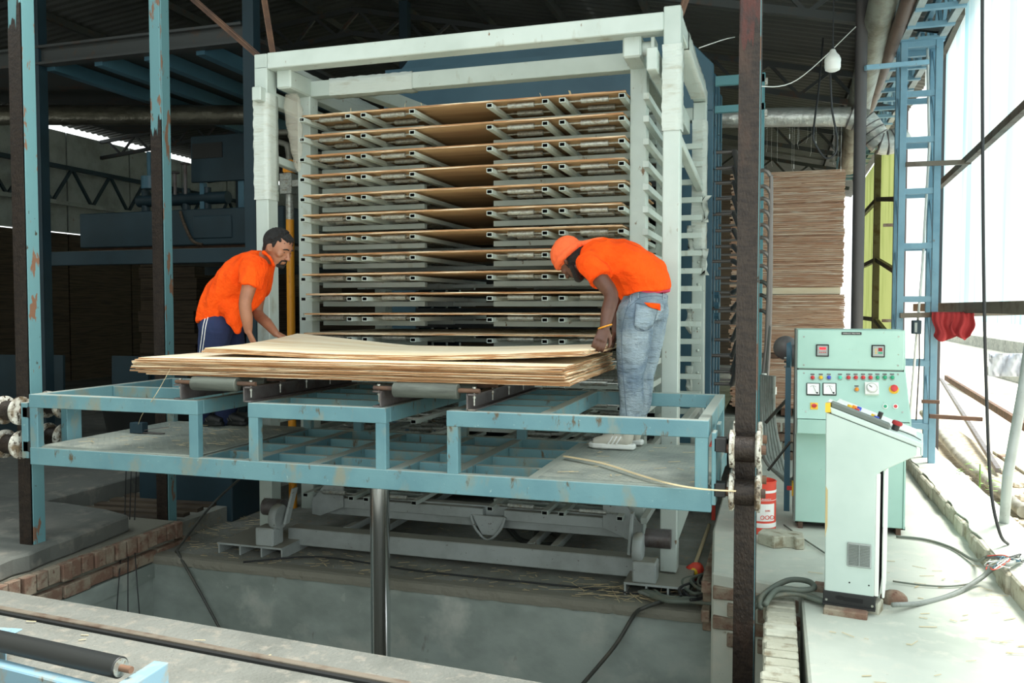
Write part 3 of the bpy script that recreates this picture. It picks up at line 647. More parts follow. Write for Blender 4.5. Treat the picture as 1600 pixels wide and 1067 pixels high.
# splinters standing up from the top sheet
for j, (px, py) in enumerate(((548, 180), (632, 170), (660, 170), (848, 153), (893, 150))):
    p = at(px, py, Y=5.75); p.z = 2.95
    MB().bar(p, p+Vector((random.uniform(-.03, .01), .01, .05)), .004 if j != 4 else .02, .002).build('splinter', 'straw', label='thin veneer splinter standing up from the topmost tray sheet', cat='splinter', group='splinters on the topmost tray sheet')
# ================================================================ blue press behind the rack
pr = thing('hydraulic_press', (-2.3, 9, -.3), 'tall blue steel press with chamfered side frames behind the tray rack', 'press')
def pp(name, mb, m='blue', parent=pr, **k): return mb.build(name, m, parent, **k)
for i, y in enumerate((8.2, 8.62, 9.04, 9.46)):
    X0, X1 = -4.0, -.60; z1 = 4.12
    o = MB()
    o.prism([(X0, y, 3.35), (X0, y, 3.78), (X0+.32, y, z1), (X1-.32, y, z1), (X1, y, 3.78), (X1, y, 3.35)], (0, .07, 0))
    pp('frame_header', o, bevel=.006)
    pp('frame_leg', MB().box(X1-.36, X1, y, y+.07, -.3, 3.35), bevel=.006); pp('frame_leg', MB().box(X0, X0+.36, y, y+.07, -.3, 3.35), bevel=.006)
    pp('frame_foot', MB().box(X0+.36, X1-.36, y, y+.07, -.3, .0))
pp('front_panel', MB().box(-3.95, -.9, 8.14, 8.19, 3.40, 3.98), 'blue')
for k in range(8): # slot covers on the edges of the side frames
    for y in (8.34, 8.78, 9.2):
        pp('edge_strip', MB().box(-.60, -.585, y, y+.08, .3+k*.42, .3+k*.42+.3), 'blue', bevel=.003)
pp('side_cover', MB().box(-.66, -.62, 8.28, 9.5, -.3, 3.7), 'darkblue'); pp('side_cover', MB().box(-3.98, -3.94, 8.28, 9.5, -.3, 3.7), 'darkblue')
p0 = pp('hot_platen', MB().box(-3.55, -1.02, 8.0, 9.5, 2.78, 2.83), 'platen')
for k in range(1, 18): clone(p0, pr, (0, 0, -.1485*k))
pp('lower_table', MB().box(-3.6, -1.0, 8.1, 9.5, -.3, .1), 'darkblue')
bo = MB().cyl((-.585, 8.5, 0), (-.54, 8.5, 0), .03, 6)
for z in (1.62, 1.52, 1.42): MB().cyl((-.585, 8.4, z), (-.54, 8.4, z), .035, 6).build('hex_bolt', 'blue', pr)
# steam pipes and flexible hoses
ys = (237, 262, 285, 310, 334, 360, 385, 408, 434, 457, 482, 503, 531, 556, 581, 600)
bz = [at(1140, v, Y=8.45).z for v in ys]
lz = [at(1186, v, Y=7.3).z for v in (266, 291, 310, 329, 351, 371, 393, 415, 440, 461, 485)]
for k, z in enumerate(bz):
    pp('steam_pipe', MB().tube(smooth_path([(-.66, 8.45, z), (-.50, 8.45, z), (-.425, 8.45, z)], 3), .017, 10), 'pipe', smooth=2)
    zt = z+(1.75-z)*.34
    pp('pipe_elbow', MB().tube([(-.43, 8.45, z), (-.41, 8.44, z+.004*(1.75-z)), (-.36, 8.2, z+(zt-z)*.6), (-.28, 7.9, zt)], [.026, .027, .023, .021], 10), 'pipe', smooth=2)
    pp('rear_pipe', MB().tube([(-.62, 9.3, z-.03), (-.35, 9.3, z-.03), (-.27, 8.6, zt)], .013, 8), 'pipe', smooth=2)
for k, z in enumerate(lz):
    zt = 2.4-k*.1; x2 = -.052-.004*(k % 3)
    path = smooth_path([(-.28, 7.9, z), (-.17, 7.4, z), (-.115, 7.3, z-.005), (-.075, 7.3, z-.05), (x2-.01, 7.3, z-.18), (x2-.012-.005*(k % 3), 7.28, 1.25+.1*(k % 2)), (-.085-.012*(k % 4), 7.25, .82)], 5)
    pp('hose', MB().tube(path, .0165, 8), 'hosedark' if k > 7 else 'pipe', smooth=2)
for i in range(6):
    x = -.10+.016*i
    pp('hose_clamp', MB().cyl((x, 7.22-.02*i, .96-.02*i), (x, 7.22-.02*i, .90-.02*i), .02, 8), 'whiteplain')
for i in range(6): # grey hoses swinging down and over to the cabinet
    x = -.115+.018*i; d = .05*i
    path = smooth_path([(x, 7.2-.02*i, .95), (x+.005, 7.1, .60), (x+.03+.01*i, 6.9, .33-d*.3), (x+.13, 6.75, .13-d*.35+.1), (x+.24, 6.6, .12-d*.2+.1), (.2, 6.5, .42-d*.8)], 6)
    pp('hose', MB().tube(path, .018, 8), 'hose', smooth=2)
pp('manifold', MB().box(-.22, -.16, 7.5, 7.7, .3, 2.6), 'darkblue')
tg = thing('pipe_gantry', (-.16, 8.0, 0), 'slim teal post with a short cross bar just behind the greasy post', 'gantry')
MB().box(-.185, -.135, 8.0, 8.06, 0, 3.6).build('gantry_post', 'teal2', tg, bevel=.003); MB().box(-.57, -.13, 8.0, 8.05, 3.525, 3.61).build('cross_bar', 'teal2', tg, bevel=.003); MB().box(-.57, -.13, 8.0, 8.05, 3.28, 3.34).build('cross_bar', 'teal2', tg)
for z in (3.5, 3.22): MB().box(-.135, -.11, 8.0, 8.04, z, z+.06).build('bolt_lug', 'galv', tg)
# red-framed mesh guard
rg = thing('mesh_guard', (-.45, 6.3, -.3), 'red-framed wire mesh guard leaning between the lift end and the blue press', 'guard')
MB().bar((-.50, 5.75, .70), (-.50, 7.3, .70), .03, .05).bar((-.50, 5.75, .40), (-.50, 7.3, .40), .03, .05).bar((-.50, 5.77, .38), (-.50, 5.77, .72), .03, .05, (0, 1, 0)).bar((-.50, 7.3, -.3), (-.50, 7.3, .72), .03, .05, (0, 1, 0)).build('guard_frame', 'red', rg)
ms = MB()
for i in range(26): ms.tube([(-.5, 5.8+i*.058, .41), (-.5, 5.8+i*.058+.0, .69)], .003, 4)
for i in range(5): ms.tube([(-.5, 5.78, .43+i*.055), (-.5, 7.28, .43+i*.055)], .003, 4)
ms.build('wire_mesh', 'white_old', rg, kind='stuff')
# yellow pipe with toothed cap
yp = thing('yellow_standpipe', (-4.14, 6.6, -.3), 'yellow vertical pipe with an orange toothed cap beside the left frame column', 'pipe')
MB().cyl((-4.14, 6.6, -.3), (-4.14, 6.6, 2.28), .036, 18).build('pipe', 'yellow', yp, smooth=2); MB().cyl((-4.14, 6.6, 2.28), (-4.14, 6.6, 2.70), .036, 18).build('bare_upper_length', 'galv', yp, smooth=2)
cp = MB().cyl((-4.14, 6.6, 2.69), (-4.14, 6.6, 2.80), .052, 18)
for i in range(18): a = i*2*pi/18; cp.box(-4.14+.052*cos(a)-.005, -4.14+.052*cos(a)+.005, 6.6+.052*sin(a)-.005, 6.6+.052*sin(a)+.005, 2.70, 2.80)
cp.build('toothed_cap', 'yellow', yp); MB().box(-4.21, -3.98, 6.54, 6.66, 2.56, 2.62).box(-4.2, -4.08, 6.53, 6.67, 2.50, 2.68).build('clamp', 'galv', yp, bevel=.004)
# clear plastic bag hanging from the frame corner
P = []
for i in range(16):
    t = i/15; r = .075*(1-t)**.6*(.5+.5*min(1, t*6))+.012
    P.append([(-3.50+.05*t+(r+.02*noise.noise((i*.8, k, 0)))*cos(2*pi*k/14), 5.62+(r*.5+.02*noise.noise((i, k*.9, 5)))*sin(2*pi*k/14), 3.10-.58*t) for k in range(15)])
    P[-1][14] = P[-1][0]
MB().grid(P).build('plastic_bag', 'clear', smooth=True, label='torn clear plastic bag hanging beside the left frame column', cat='plastic bag')
# rusty angle braces above
for a, b, lab in (((-4.55, 5.56, 4.08), (-3.70, 5.52, 3.375), 'rusty angle brace sloping down to the left corner of the white frame'), ((-3.80, 5.60, 4.3), (-3.62, 5.56, 3.375), 'short rusty angle brace rising steeply from the left corner of the white frame'), ((-.42, 5.62, 4.0), (-.62, 5.56, 3.40), 'rusty angle brace rising from the right corner of the white frame')):
    MB().bar(a, b, .05, .006).bar(Vector(a)+Vector((0, .02, -.02)), Vector(b)+Vector((0, .02, -.02)), .006, .045).build('angle_brace', 'rust', label=lab, cat='brace')
# ================================================================ left background: mezzanine and a second machine
mz = thing('mezzanine', (-7, 8, 0), 'dark blue steel mezzanine of columns and beams behind the left posts', 'mezzanine')
def mp(name, mb, m='darkblue', parent=mz, **k): return mb.build(name, m, parent, **k)
for x in (-7.42, -4.83):
    for y in (7.0, 10.5): mp('column', MB().box(x-.06, x+.06, y, y+.12, -.3, 5.6), bevel=.004)
mp('main_beam', MB().box(-9.5, -4.90, 6.99, 7.11, 4.02, 4.045).box(-9.5, -4.90, 7.04, 7.06, 4.045, 4.19).box(-9.5, -4.90, 6.99, 7.11, 4.19, 4.215), 'truss')
for i in range(4): mp('joist', MB().box(-7.3+i*.62-.05, -7.3+i*.62+.05, 7.1, 10.5, 3.98, 4.12), 'blue')
mp('mezzanine_floor', MB().box(-9.5, -4.93, 7.1, 10.6, 4.13, 4.17), 'truss')
mp('lower_beam', MB().box(-7.95, -4.75, 7.5, 7.62, 1.97, 2.12), bevel=.004); mp('lower_beam', MB().box(-7.95, -4.75, 10.4, 10.5, 1.97, 2.12))
mp('lower_floor', MB().box(-7.95, -4.75, 7.6, 10.4, 2.09, 2.13), 'pitfloor')
tk = thing('oil_tank_unit', (-6.7, 8.6, 2.13), 'dark blue oil tank unit with pipes and gauge board on the mezzanine', 'tank')
def tp(name, mb, m='darkblue', parent=tk, **k): return mb.build(name, m, parent, **k)
tp('tank_body', MB().box(-7.85, -5.1, 8.0, 9.3, 2.2, 2.60), bevel=.01)
tp('access_plate', MB().box(-6.25, -5.75, 7.985, 8.0, 2.27, 2.52), bevel=.008)
tp('tank_skid', MB().box(-7.8, -5.15, 8.1, 9.2, 2.13, 2.2), 'rust')
tp('gauge_board', MB().box(-6.75, -6.0, 8.6, 8.64, 3.0, 3.55), bevel=.008)
tp('nameplate', MB().box(-6.72, -6.30, 8.59, 8.60, 3.28, 3.46), 'black')
tp('board_leg', MB().box(-6.12, -6.04, 8.64, 8.70, 2.6, 3.0), 'blue'); tp('board_leg', MB().box(-6.66, -6.6, 8.64, 8.70, 2.6, 3.0), 'blue')
tp('header_pipe', MB().cyl((-7.6, 8.7, 2.82), (-6.3, 8.7, 2.82), .075, 16), smooth=2)
for x in (-7.5, -7.2, -6.9, -6.6): tp('riser', MB().cyl((x, 8.7, 2.6), (x, 8.7, 2.95), .05, 12), smooth=2)
tp('filter_pot', MB().cyl((-7.35, 8.6, 2.95), (-7.35, 8.6, 3.1), .10, 18).cyl((-7.35, 8.6, 3.1), (-7.35, 8.6, 3.4), .03, 8), 'blue', smooth=2)
for i in range(3): tp('bent_pipe', MB().tube(smooth_path([(-5.75+i*.22, 8.8, 2.6), (-5.75+i*.22, 8.8, 3.2+i*.1), (-5.85+i*.22, 8.8, 3.35+i*.1), (-6.05, 8.8, 3.38+i*.1)]), .035, 10), 'lag', smooth=2)
for x, z in ((-6.9, 3.1), (-6.75, 3.2)): tp('valve', MB().cyl((x, 8.5, 2.85), (x, 8.5, z), .02, 8).lathe([(.05, 0), (.06, .01), (.05, .02)], (x, 8.5, z), 'Z', 14), 'steel', smooth=2)
tp('gauge', MB().lathe([(.06, -.02), (.07, 0), (.06, .02)], (-5.72, 8.55, 3.12), 'Y', 20), 'white_old', smooth=2)
tp('sling', MB().tube(smooth_path([(-6.42, 7.99, 2.58), (-6.36, 7.97, 2.45), (-6.25, 7.97, 2.25), (-6.12, 7.97, 2.2)]), .018, 6), 'darkwood', smooth=2)
# long dented duct
P = smooth_path([at(-60, 181, Z=3.8), at(0, 180, Z=3.8), at(170, 180, Z=3.8), at(388, 180, Z=3.8), at(430, 182, Z=3.8)], 10)
rs = [.115+.012*noise.noise((i*.35, 0, 0)) for i in range(len(P))]
MB().tube(P, rs, 18).build('duct', 'dullfoil', smooth=2, label='long dented grey duct running across under the mezzanine beams', cat='duct')
# lattice girder against the left wall
lg = thing('wall_girder', (-13.4, 14, 3.6), 'dark blue lattice girder running along the far left wall', 'girder')
g = MB(); g.bar((-13.4, 9, 4.25), (-13.4, 21, 4.25), .1, .08); g.build('chord', 'darkblue', lg); MB().bar((-13.4, 9, 3.55), (-13.4, 21, 3.55), .1, .08).build('chord', 'white_old', lg)
for i in range(12):
    MB().bar((-13.4, 9+i, 3.55), (-13.4, 9.5+i, 4.25), .05, .05, (1, 0, 0)).bar((-13.4, 9.5+i, 4.25), (-13.4, 10+i, 3.55), .05, .05, (1, 0, 0)).build('lacing', 'darkblue', lg)
# dark stacks of sheets under the mezzanine
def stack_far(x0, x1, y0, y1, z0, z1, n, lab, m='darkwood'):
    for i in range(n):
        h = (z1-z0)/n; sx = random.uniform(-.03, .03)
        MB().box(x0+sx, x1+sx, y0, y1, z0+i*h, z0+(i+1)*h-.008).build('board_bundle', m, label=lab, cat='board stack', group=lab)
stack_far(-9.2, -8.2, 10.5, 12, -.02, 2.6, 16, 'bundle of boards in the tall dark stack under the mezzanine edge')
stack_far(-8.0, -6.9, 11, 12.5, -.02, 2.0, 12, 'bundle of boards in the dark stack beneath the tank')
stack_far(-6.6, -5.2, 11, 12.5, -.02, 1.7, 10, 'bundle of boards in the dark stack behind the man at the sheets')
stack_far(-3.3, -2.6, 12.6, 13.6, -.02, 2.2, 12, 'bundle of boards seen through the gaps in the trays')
for i, (x, y) in enumerate(((-8.9, 7.6), (-8.35, 7.7), (-7.25, 7.8), (-6.8, 7.9))):
    MB().prism([(x, y, -.02), (x+.5, y, -.02), (x+.5, y+.02, .95), (x, y+.02, .95)], (0, .03, 0)).build('metal_sheet', 'darkblue', label='upright grey-blue metal sheet leaning in the dark left bay', cat='metal sheet', group='metal sheets in the left bay')
P = [(.0, 0), (.36, 0), (.46, .52), (.48, .54), (.44, .54), (.34, .04), (0, .04)]
MB().lathe([(r, h) for r, h in P if r > 0], (-5.9, 6.9, -.02), 'Z', 28).build('tub', 'black', smooth=2, label='dark round tub standing behind the left end of the lift table', cat='tub')
MB().prism([(-5.3, 6.0, -.3), (-4.35, 6.0, -.3), (-4.35, 6.0, .35), (-5.3, 6.0, .35)], (0, .6, 0)).build('steel_box', 'darkblue', bevel=.01, label='plain dark blue steel box under the lift, beside the frame foot', cat='box')
for i in range(5): # ribbed timbers on the rubble strip
    MB().bar((-5.45, 5.35+i*.17, -.155), (-4.5, 5.35+i*.17+.1, -.155), .09, .03).build('timber_rib', 'darkwood', label='rough timber lying in the dirt beside the broken slab', cat='timber', group='timbers beside the broken slab')
# ================================================================ right background
rs_ = random.Random(4)
def ply_stack(x0, x1, y0, y1, z0, z1, n, lab, m='edge_red'):
    h = (z1-z0)/n
    me0 = None
    for i in range(n):
        a, b, c = rs_.uniform(-.018, .02), rs_.uniform(-.009, .009), rs_.uniform(-.020, .010)
        MB().box(x0+a, x1+b, y0+c, y1, z0+i*h+.0012, z0+(i+1)*h-.0012).build('plywood_sheet', m, label=lab, cat='sheet', group=lab)
ply_stack(-.52, .685, 10, 12.3, 1.73, 3.02, 58, 'reddish plywood sheet in the top pile of the tall stack behind the cabinet')
MB().box(-.48, .66, 10.02, 12.2, 1.65, 1.725).build('spacer_board', 'face', label='pale spacer board between the piles of the tall plywood stack', cat='board')
ply_stack(-.52, .70, 10, 12.3, .99, 1.645, 30, 'reddish plywood sheet in the middle pile of the tall stack behind the cabinet')
for i in range(3): MB().box(-.5+i*.55, -.42+i*.55, 10.0, 12.2, .93, .985).build('bearer', 'rust', label='brown timber bearer under the middle pile of the tall stack', cat='bearer', group='bearers under the middle pile')
MB().box(-.45, .68, 9.99, 10.05, .93, .984).build('bearer', 'rust', label='brown cross timber between the lower piles of the tall stack', cat='bearer')
ply_stack(-.50, .62, 10, 12.3, .36, .925, 26, 'reddish plywood sheet in the bottom pile of the tall stack behind the cabinet')
for i in range(3): MB().box(-.45+i*.5, -.33+i*.5, 10.0, 12.2, .28, .355).build('bearer', 'rust', label='dark timber bearer under the lowest pile of the tall stack', cat='bearer', group='bearers under the bottom pile')
MB().box(-.6, .9, 9.85, 12.3, 0, .26).build('plinth', 'platform', label='pale concrete plinth carrying the tall plywood stack', cat='plinth', bevel=.01)
lw = thing('low_brick_wall', (-.1, 8.9, 0), 'low rough brick wall behind the red and white can', 'wall')
for r in range(4):
    for i in range(6):
        MB().box(-.42+i*.2+(r % 2)*.08, -.24+i*.2+(r % 2)*.08, 8.7+random.uniform(-.01, .01), 8.85, r*.09, r*.09+.078).build('brick', 'brick' if (i+r) % 3 else 'mortar', lw, bevel=.006)
# steel pole, pipes
MB().cyl((.665, 8.0, 0), (.665, 8.0, 4.36), .05, 20).build('steel_pole', 'polegrey', smooth=2, label='dark grey round steel pole behind the cabinet with rust spots', cat='pole')
MB().tube([at(1440, -50, X=.95), at(1420, 0, X=.95), at(1350, 190, X=.95), at(1305, 300, X=.9), at(1290, 330, X=.9)], .058, 16).build('sloping_pipe', 'polebrown', smooth=2, label='brown painted pipe sloping back under the eave', cat='pipe')
MB().tube([at(1395, -60, X=.80), at(1381, 0, X=.80), at(1345, 150, X=.80), at(1325, 260, X=.8)], [.125, .12, .118, .115], 18).build('lagged_pipe', 'lag', smooth=2, label='fat grey lagged pipe running back under the roof beside the brown one', cat='pipe')
P = [(-.62, 9.6, 3.57), (.2, 9.6, 3.53), (.70, 9.6, 3.50)]
el = thing('silver_duct', (.2, 9.6, 3.4), 'shiny foil-wrapped duct running level then bending at the blue lattice column', 'duct')
MB().tube(smooth_path(P, 6), .102, 22).build('straight_run', 'foil', el, smooth=2)
arc = smooth_path([(.70, 9.6, 3.50), (.84, 9.6, 3.44), (.92, 9.6, 3.33), (1.0, 9.6, 3.22), (1.13, 9.6, 3.22), (1.25, 9.6, 3.28)], 4)
for i in range(0, len(arc)-2, 2):
    MB().tube(arc[i:i+3], .125, 22).build('bend_segment', 'foil', el, smooth=2)
    c = arc[i]; d = (arc[i+1]-arc[i]).normalized()*.006; MB().tube([c-d, c+d], .129, 22).build('band', 'steel', el, smooth=2)
# lamp
la = thing('pendant_bulb', at(1301, 110, Y=7.2), 'white LED bulb hanging from the roof on a thin wire', 'lamp')
c = at(1301, 97, Y=7.2)
MB().lathe([(.012, .10), (.02, .095), (.03, .07), (.052, .045), (.062, .02), (.062, .0), (.060, -.005)], c, 'Z', 20).build('bulb_body', 'whiteplain', la, smooth=2)
MB().lathe([(.060, .0), (.061, -.04), (.055, -.062), (.03, -.074), (.004, -.077)], c, 'Z', 20).build('diffuser', 'paper', la, smooth=2)
MB().tube([c+Vector((0, 0, .09)), c+Vector((0, 0, .15)), Vector((c.x, c.y, rz(c.x)-.1))], [.014, .006, .003], 6).build('flex', 'cableblack', la)
for a, b, cc, lab in (((1183, 135), (1245, 125), (1337, 42), 'thin pale wire sagging from the greasy post up to the steel pole'), ((1092, 75), (1130, 62), (1148, 58), 'short pale wire between the white frame and the greasy post')):
    MB().tube(smooth_path([at(*a, Y=7.0), at(*b, Y=7.3), at(*cc, Y=7.9)], 8), .004, 5).build('wire', 'whiteplain', label=lab, cat='wire')
MB().tube(smooth_path([at(1297, 110, Y=7.4), at(1300, 170, Y=7.4), at(1308, 215, Y=7.4), at(1305, 240, Y=7.4), at(1290, 247, Y=7.4), at(1274, 225, Y=7.4), at(1271, 205, Y=7.4), at(1279, 140, Y=7.6), at(1286, 60, Y=7.9)], 6), .009, 6).build('cable_loop', 'cableblack', smooth=True, label='dark cable hanging in a loop below the white bulb', cat='cable')
rnd = random.Random(2)
for i in range(16): # bits of film fluttering from the duct
    p = at(rnd.uniform(1195, 1315), rnd.uniform(200, 262), Y=9.5)
    MB().tube([(p.x, 9.56, 3.46), (p.x, 9.55, p.z)], .0007, 3).bar((p.x, 9.55, p.z), (p.x+rnd.uniform(-.02, .02), 9.55, p.z-.05), .006, .001).build('film_scrap', 'paper', label='tiny scrap of clear film hanging on a thread below the silver duct', cat='film scrap', group='film scraps under the silver duct')
# blue lattice column
lc = thing('lattice_column', (1.2, 8.3, .12), 'light blue steel lattice column standing on the kerb, carrying the eave girder', 'column')
for x in (1.035, 1.315):
    for y in (8.2, 8.5): MB().box(x-.028, x+.028, y, y+.05, .12, 3.86).build('column_leg', 'colblue', lc, bevel=.003)
for k, z in enumerate((.42, .98, 1.55, 2.02, 2.5, 2.95, 3.35, 3.78)):
    for y in (8.21, 8.51): MB().box(1.06, 1.29, y, y+.03, z, z+.05).build('batten', 'colblue', lc)
    if k < 7:
        for x in (1.03, 1.31): MB().bar((x, 8.25, z), (x, 8.5, z+.45), .03, .012, (1, 0, 0)).build('lacing', 'colblue', lc)
MB().box(.99, 1.36, 8.15, 8.58, 3.83, 3.85).build('cap_plate', 'colblue', lc)
MB().tube([at(1449, 75, Y=8.35), at(1452, 230, Y=8.35), at(1441, 420, Y=8.3), at(1421, 660, Y=8.0)], .011, 8).build('conduit', 'whiteplain', smooth=True, label='thin white conduit pipe leaning inside the lattice column', cat='conduit')
def arm(a, b, w_, h_, lab, m='rafter'):
    MB().bar(a, b, w_, h_).build('angle_bar', m, label=lab, cat='bar', bevel=.002)
arm(at(1415, 257, Y=8.15), at(1517, 253, Y=8.15), .04, .04, 'short grey angle bar bolted across the lattice column above head height')
arm(at(1406, 493, Y=8.15), at(1600, 488, Y=8.15), .05, .045, 'long brown bar across the lattice column holding the red cloth')
arm(at(1352, 106, Y=7.9), at(1450, 97, Y=8.2), .04, .04, 'blue bar with a rusty end linking the steel pole to the lattice column', 'colblue')
arm(at(1440, 627, Y=8.1), at(1468, 628, Y=8.1), .03, .03, 'short brown bracket low on the lattice column', 'rust')
arm(at(1452, 650, Y=8.1), at(1535, 655, Y=8.1), .04, .035, 'longer brown bracket low on the lattice column', 'rust')
arm(at(1380, 352, Y=12.15), at(1408, 351, Y=12.15), .04, .04, 'small brown bracket on the left of the lattice column')
arm(at(1378, 501, Y=12.15), at(1408, 501, Y=12.15), .04, .04, 'small lower brown bracket on the left of the lattice column')
c = at(1432, 511, Y=8.14)
jb = thing('junction_box', c, 'small dark electrical box fixed to the lattice column left of the red cloth', 'box')
MB().box(c.x-.035, c.x+.035, 8.10, 8.2, c.z-.06, c.z+.06).build('box_body', 'darkblue', jb, bevel=.004); MB().box(c.x-.02, c.x+.0, 8.098, 8.10, c.z-.045, c.z+.04).build('label_plate', 'white_old', jb); MB().tube([(c.x+.02, 8.12, c.z-.06), (c.x+.03, 8.15, c.z-.3), (c.x+.02, 8.2, .5)], .006, 6).build('lead', 'cableblack', jb)
sw = thing('cladding_rails', (1.56, 8, 1.5), 'brown steel rails and diagonal braces carrying the white translucent cladding', 'rails')
MB().bar((1.56, 3.0, 1.50), (1.56, 11, 1.50), .06, .09).build('bottom_rail', 'rafter', sw)
MB().bar(at(1468, 290, X=1.54), at(1640, 132, X=1.54), .05, .06).build('diagonal_brace', 'rafter', sw)
MB().bar(at(1503, 18, X=1.5), at(1468, 95, X=1.5), .05, .06).build('diagonal_brace', 'rafter', sw)
for y in (9.6, 12.2, 15.2): MB().box(1.5, 1.6, y, y+.10, -.4, 4.2).build('cladding_post', 'polegrey' if y < 13 else 'rafter', sw)
for z in (1.3, 2.3, 3.3): MB().bar((1.56, 12.4, z-.35), (1.56, 15.3, z), .06, .07).bar((1.56, 15.3, z), (1.56, 18.3, z), .06, .07).build('green_wall_rail', 'rafter', sw)
# red cloth over the bar
P = []
for i in range(16):
    t = i/15; r = []
    for j in range(29):
        u = j/28; x = 1.275+.335*u+(.02 if u < .5 else -.02)*t; drop = .24+.10*sin(u*9)*.4-.1*abs(u-.45)
        z = 1.455-drop*max(0, t*1.25-.25); y = 8.115-.03*min(1, t*5)+.035*t*sin(u*22+1)+.012*sin(u*49)
        if t < .2: y = 8.18-.35*t
        r.append((x+.02*t*sin(z*30+u*5), y, z+.004))
    P.append(r)
MB().grid(P).build('red_cloth', 'redcloth', smooth=True, solid=.003, label='crumpled red cloth hung over the brown bar outside the lattice column', cat='cloth')
MB().tube(smooth_path([at(1535, -30, Y=5.4), at(1535, 160, Y=5.4), at(1537, 420, Y=5.4), at(1541, 600, Y=5.4), at(1548, 760, Y=5.4), at(1562, 832, Y=5.4), at(1575, 850, Z=.13)], 6), .009, 8).build('hanging_cable', 'cableblack', smooth=True, label='long black cable hanging in front of the bright yard', cat='cable')
MB().tube([at(1567, 840, Z=.0), at(1575, 740, Y=5.75), at(1600, 600, Y=5.8), at(1625, 420, Y=5.85)], .030, 12).build('leaning_pole', 'white_old', smooth=2, label='pale grey pole leaning out towards the yard at the frame edge', cat='pole')
# yard edge: rubble, long profiles, low brick wall
rn = random.Random(11)
MB().box(1.5, 2.35, 2, 14, -.5, -.16).build('rubble_bed', 'rubble', kind='stuff', label='bed of pale rubble between kerb and yard', cat='rubble')
for i in range(90):
    x = rn.uniform(1.56, 2.2); y = rn.uniform(4, 9.5); s = rn.uniform(.02, .07)
    m_ = MB().ball((0, 0, 0), s, 6, 4, sc=(1, rn.uniform(.6, 1.3), rn.uniform(.4, .8)))
    m_.v = [v*(1+.25*noise.noise(v*30+Vector((i, 0, 0)))) for v in m_.v]; m_.xf(Matrix.Translation((x, y, -.15)) @ Matrix.Rotation(rn.uniform(0, 3), 4, 'Z'))
    m_.build('stone', 'rubble', label='broken stone among the rubble beyond the kerb', cat='stone', group='stones in the rubble beyond the kerb')
yb = thing('yard_brick_wall', (2.4, 8, -.4), 'low weathered brick retaining wall at the edge of the bright yard', 'wall')
for r in range(4):
    for i in range(26):
        MB().box(2.36, 2.46+rn.uniform(-.01, .01), 5+i*.22+(r % 2)*.1, 5.2+i*.22+(r % 2)*.1, -.42+r*.075, -.355+r*.075).build('brick', 'brick' if rn.random() < .4 else 'plasterbrick', yb, bevel=.005)
MB().bar(at(1478, 590, Z=.1), at(1640, 690, Z=.1), .06, .10).build('rusty_beam', 'rust', bevel=.003, label='rusty steel beam lying beyond the kerb at the yard edge', cat='beam')
MB().bar(at(1470, 592, Z=.10), at(1560, 735, Z=-.1), .05, .05).build('rusty_beam', 'steel', bevel=.003, label='grey steel angle lying across under the rusty beam', cat='beam')
MB().tube([at(1442, 645, Z=-.05), at(1500, 715, Z=-.08), at(1600, 800, Z=-.1)], .05, 12).build('drain_pipe', 'lag', smooth=2, label='grey drain pipe running along the yard edge', cat='pipe')
MB().bar(at(1340+150, 592, Z=-.3), at(1600, 650, Z=-.35), .3, .03).build('pale_board', 'platform', label='pale board lying flat in the yard beyond the rusty beam', cat='board')
MB().bar(at(1550, 578, Z=-.3), at(1680, 612, Z=-.3), .35, .22).build('yard_kerb', 'concrete', label='long grey kerb block across the bright yard', cat='kerb')
P = [[at(1545+i*5.5, 552+j*9, Y=21+.25*sin(i*1.3+j)+.1*j) for i in range(16)] for j in range(5)]
MB().grid(P).build('tarpaulin', 'tarp', smooth=True, solid=.01, label='sagging grey tarpaulin across the far side of the yard', cat='tarpaulin')
pl = thing('weed', (1.62, 7.8, -.15), 'green weed growing between kerb and brick wall by the lattice column', 'plant')
for i in range(40):
    a = rn.uniform(0, 6.3); r = rn.uniform(.02, .16); z = rn.uniform(-.1, .22); c = Vector((1.62+r*cos(a), 7.8+r*sin(a)*1.5, z)); s = rn.uniform(.02, .045)
    d = Vector((cos(a), sin(a), rn.uniform(-.5, .3))); e = d.cross(Vector((0, 0, 1))).normalized()
    MB().add([c, c+d*s+e*s*.5, c+d*s*2, c+d*s-e*s*.5], [(0, 1, 2, 3)]).build('leaf', 'leaf', pl)
MB().tube([(1.62, 7.8, -.16), (1.62, 7.82, .2)], .006, 5).build('stem', 'leaf', pl)
# ================================================================ control cabinet
cb = thing('control_cabinet', (.46, 6.2, 0), 'pale green control cabinet with two rows of coloured lamps, meters and displays', 'cabinet')
def cp_(name, mb, m='panel', parent=cb, **k): return mb.build(name, m, parent, **k)
cp_('body', MB().box(.125, .80, 6.0, 6.45, .05, .67), bevel=.006)
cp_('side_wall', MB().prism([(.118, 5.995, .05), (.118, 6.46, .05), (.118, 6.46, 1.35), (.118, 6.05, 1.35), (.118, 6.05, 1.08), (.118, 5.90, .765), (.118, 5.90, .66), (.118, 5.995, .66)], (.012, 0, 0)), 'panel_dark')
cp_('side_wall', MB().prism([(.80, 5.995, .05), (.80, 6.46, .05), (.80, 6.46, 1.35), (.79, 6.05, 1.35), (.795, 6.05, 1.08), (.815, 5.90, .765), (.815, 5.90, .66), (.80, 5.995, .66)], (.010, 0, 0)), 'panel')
cp_('rear_housing', MB().box(.13, .80, 6.12, 6.46, .66, 1.35), 'panel')
tpn = cp_('top_panel', MB().box(.13, .793, 6.045, 6.12, 1.088, 1.35), bevel=.005)
slp = cp_('sloping_panel', MB().prism([(.132, 6.045, 1.078), (.80, 6.045, 1.078), (.815, 5.90, .765), (.132, 5.90, .765)], (0, .02, 0)))
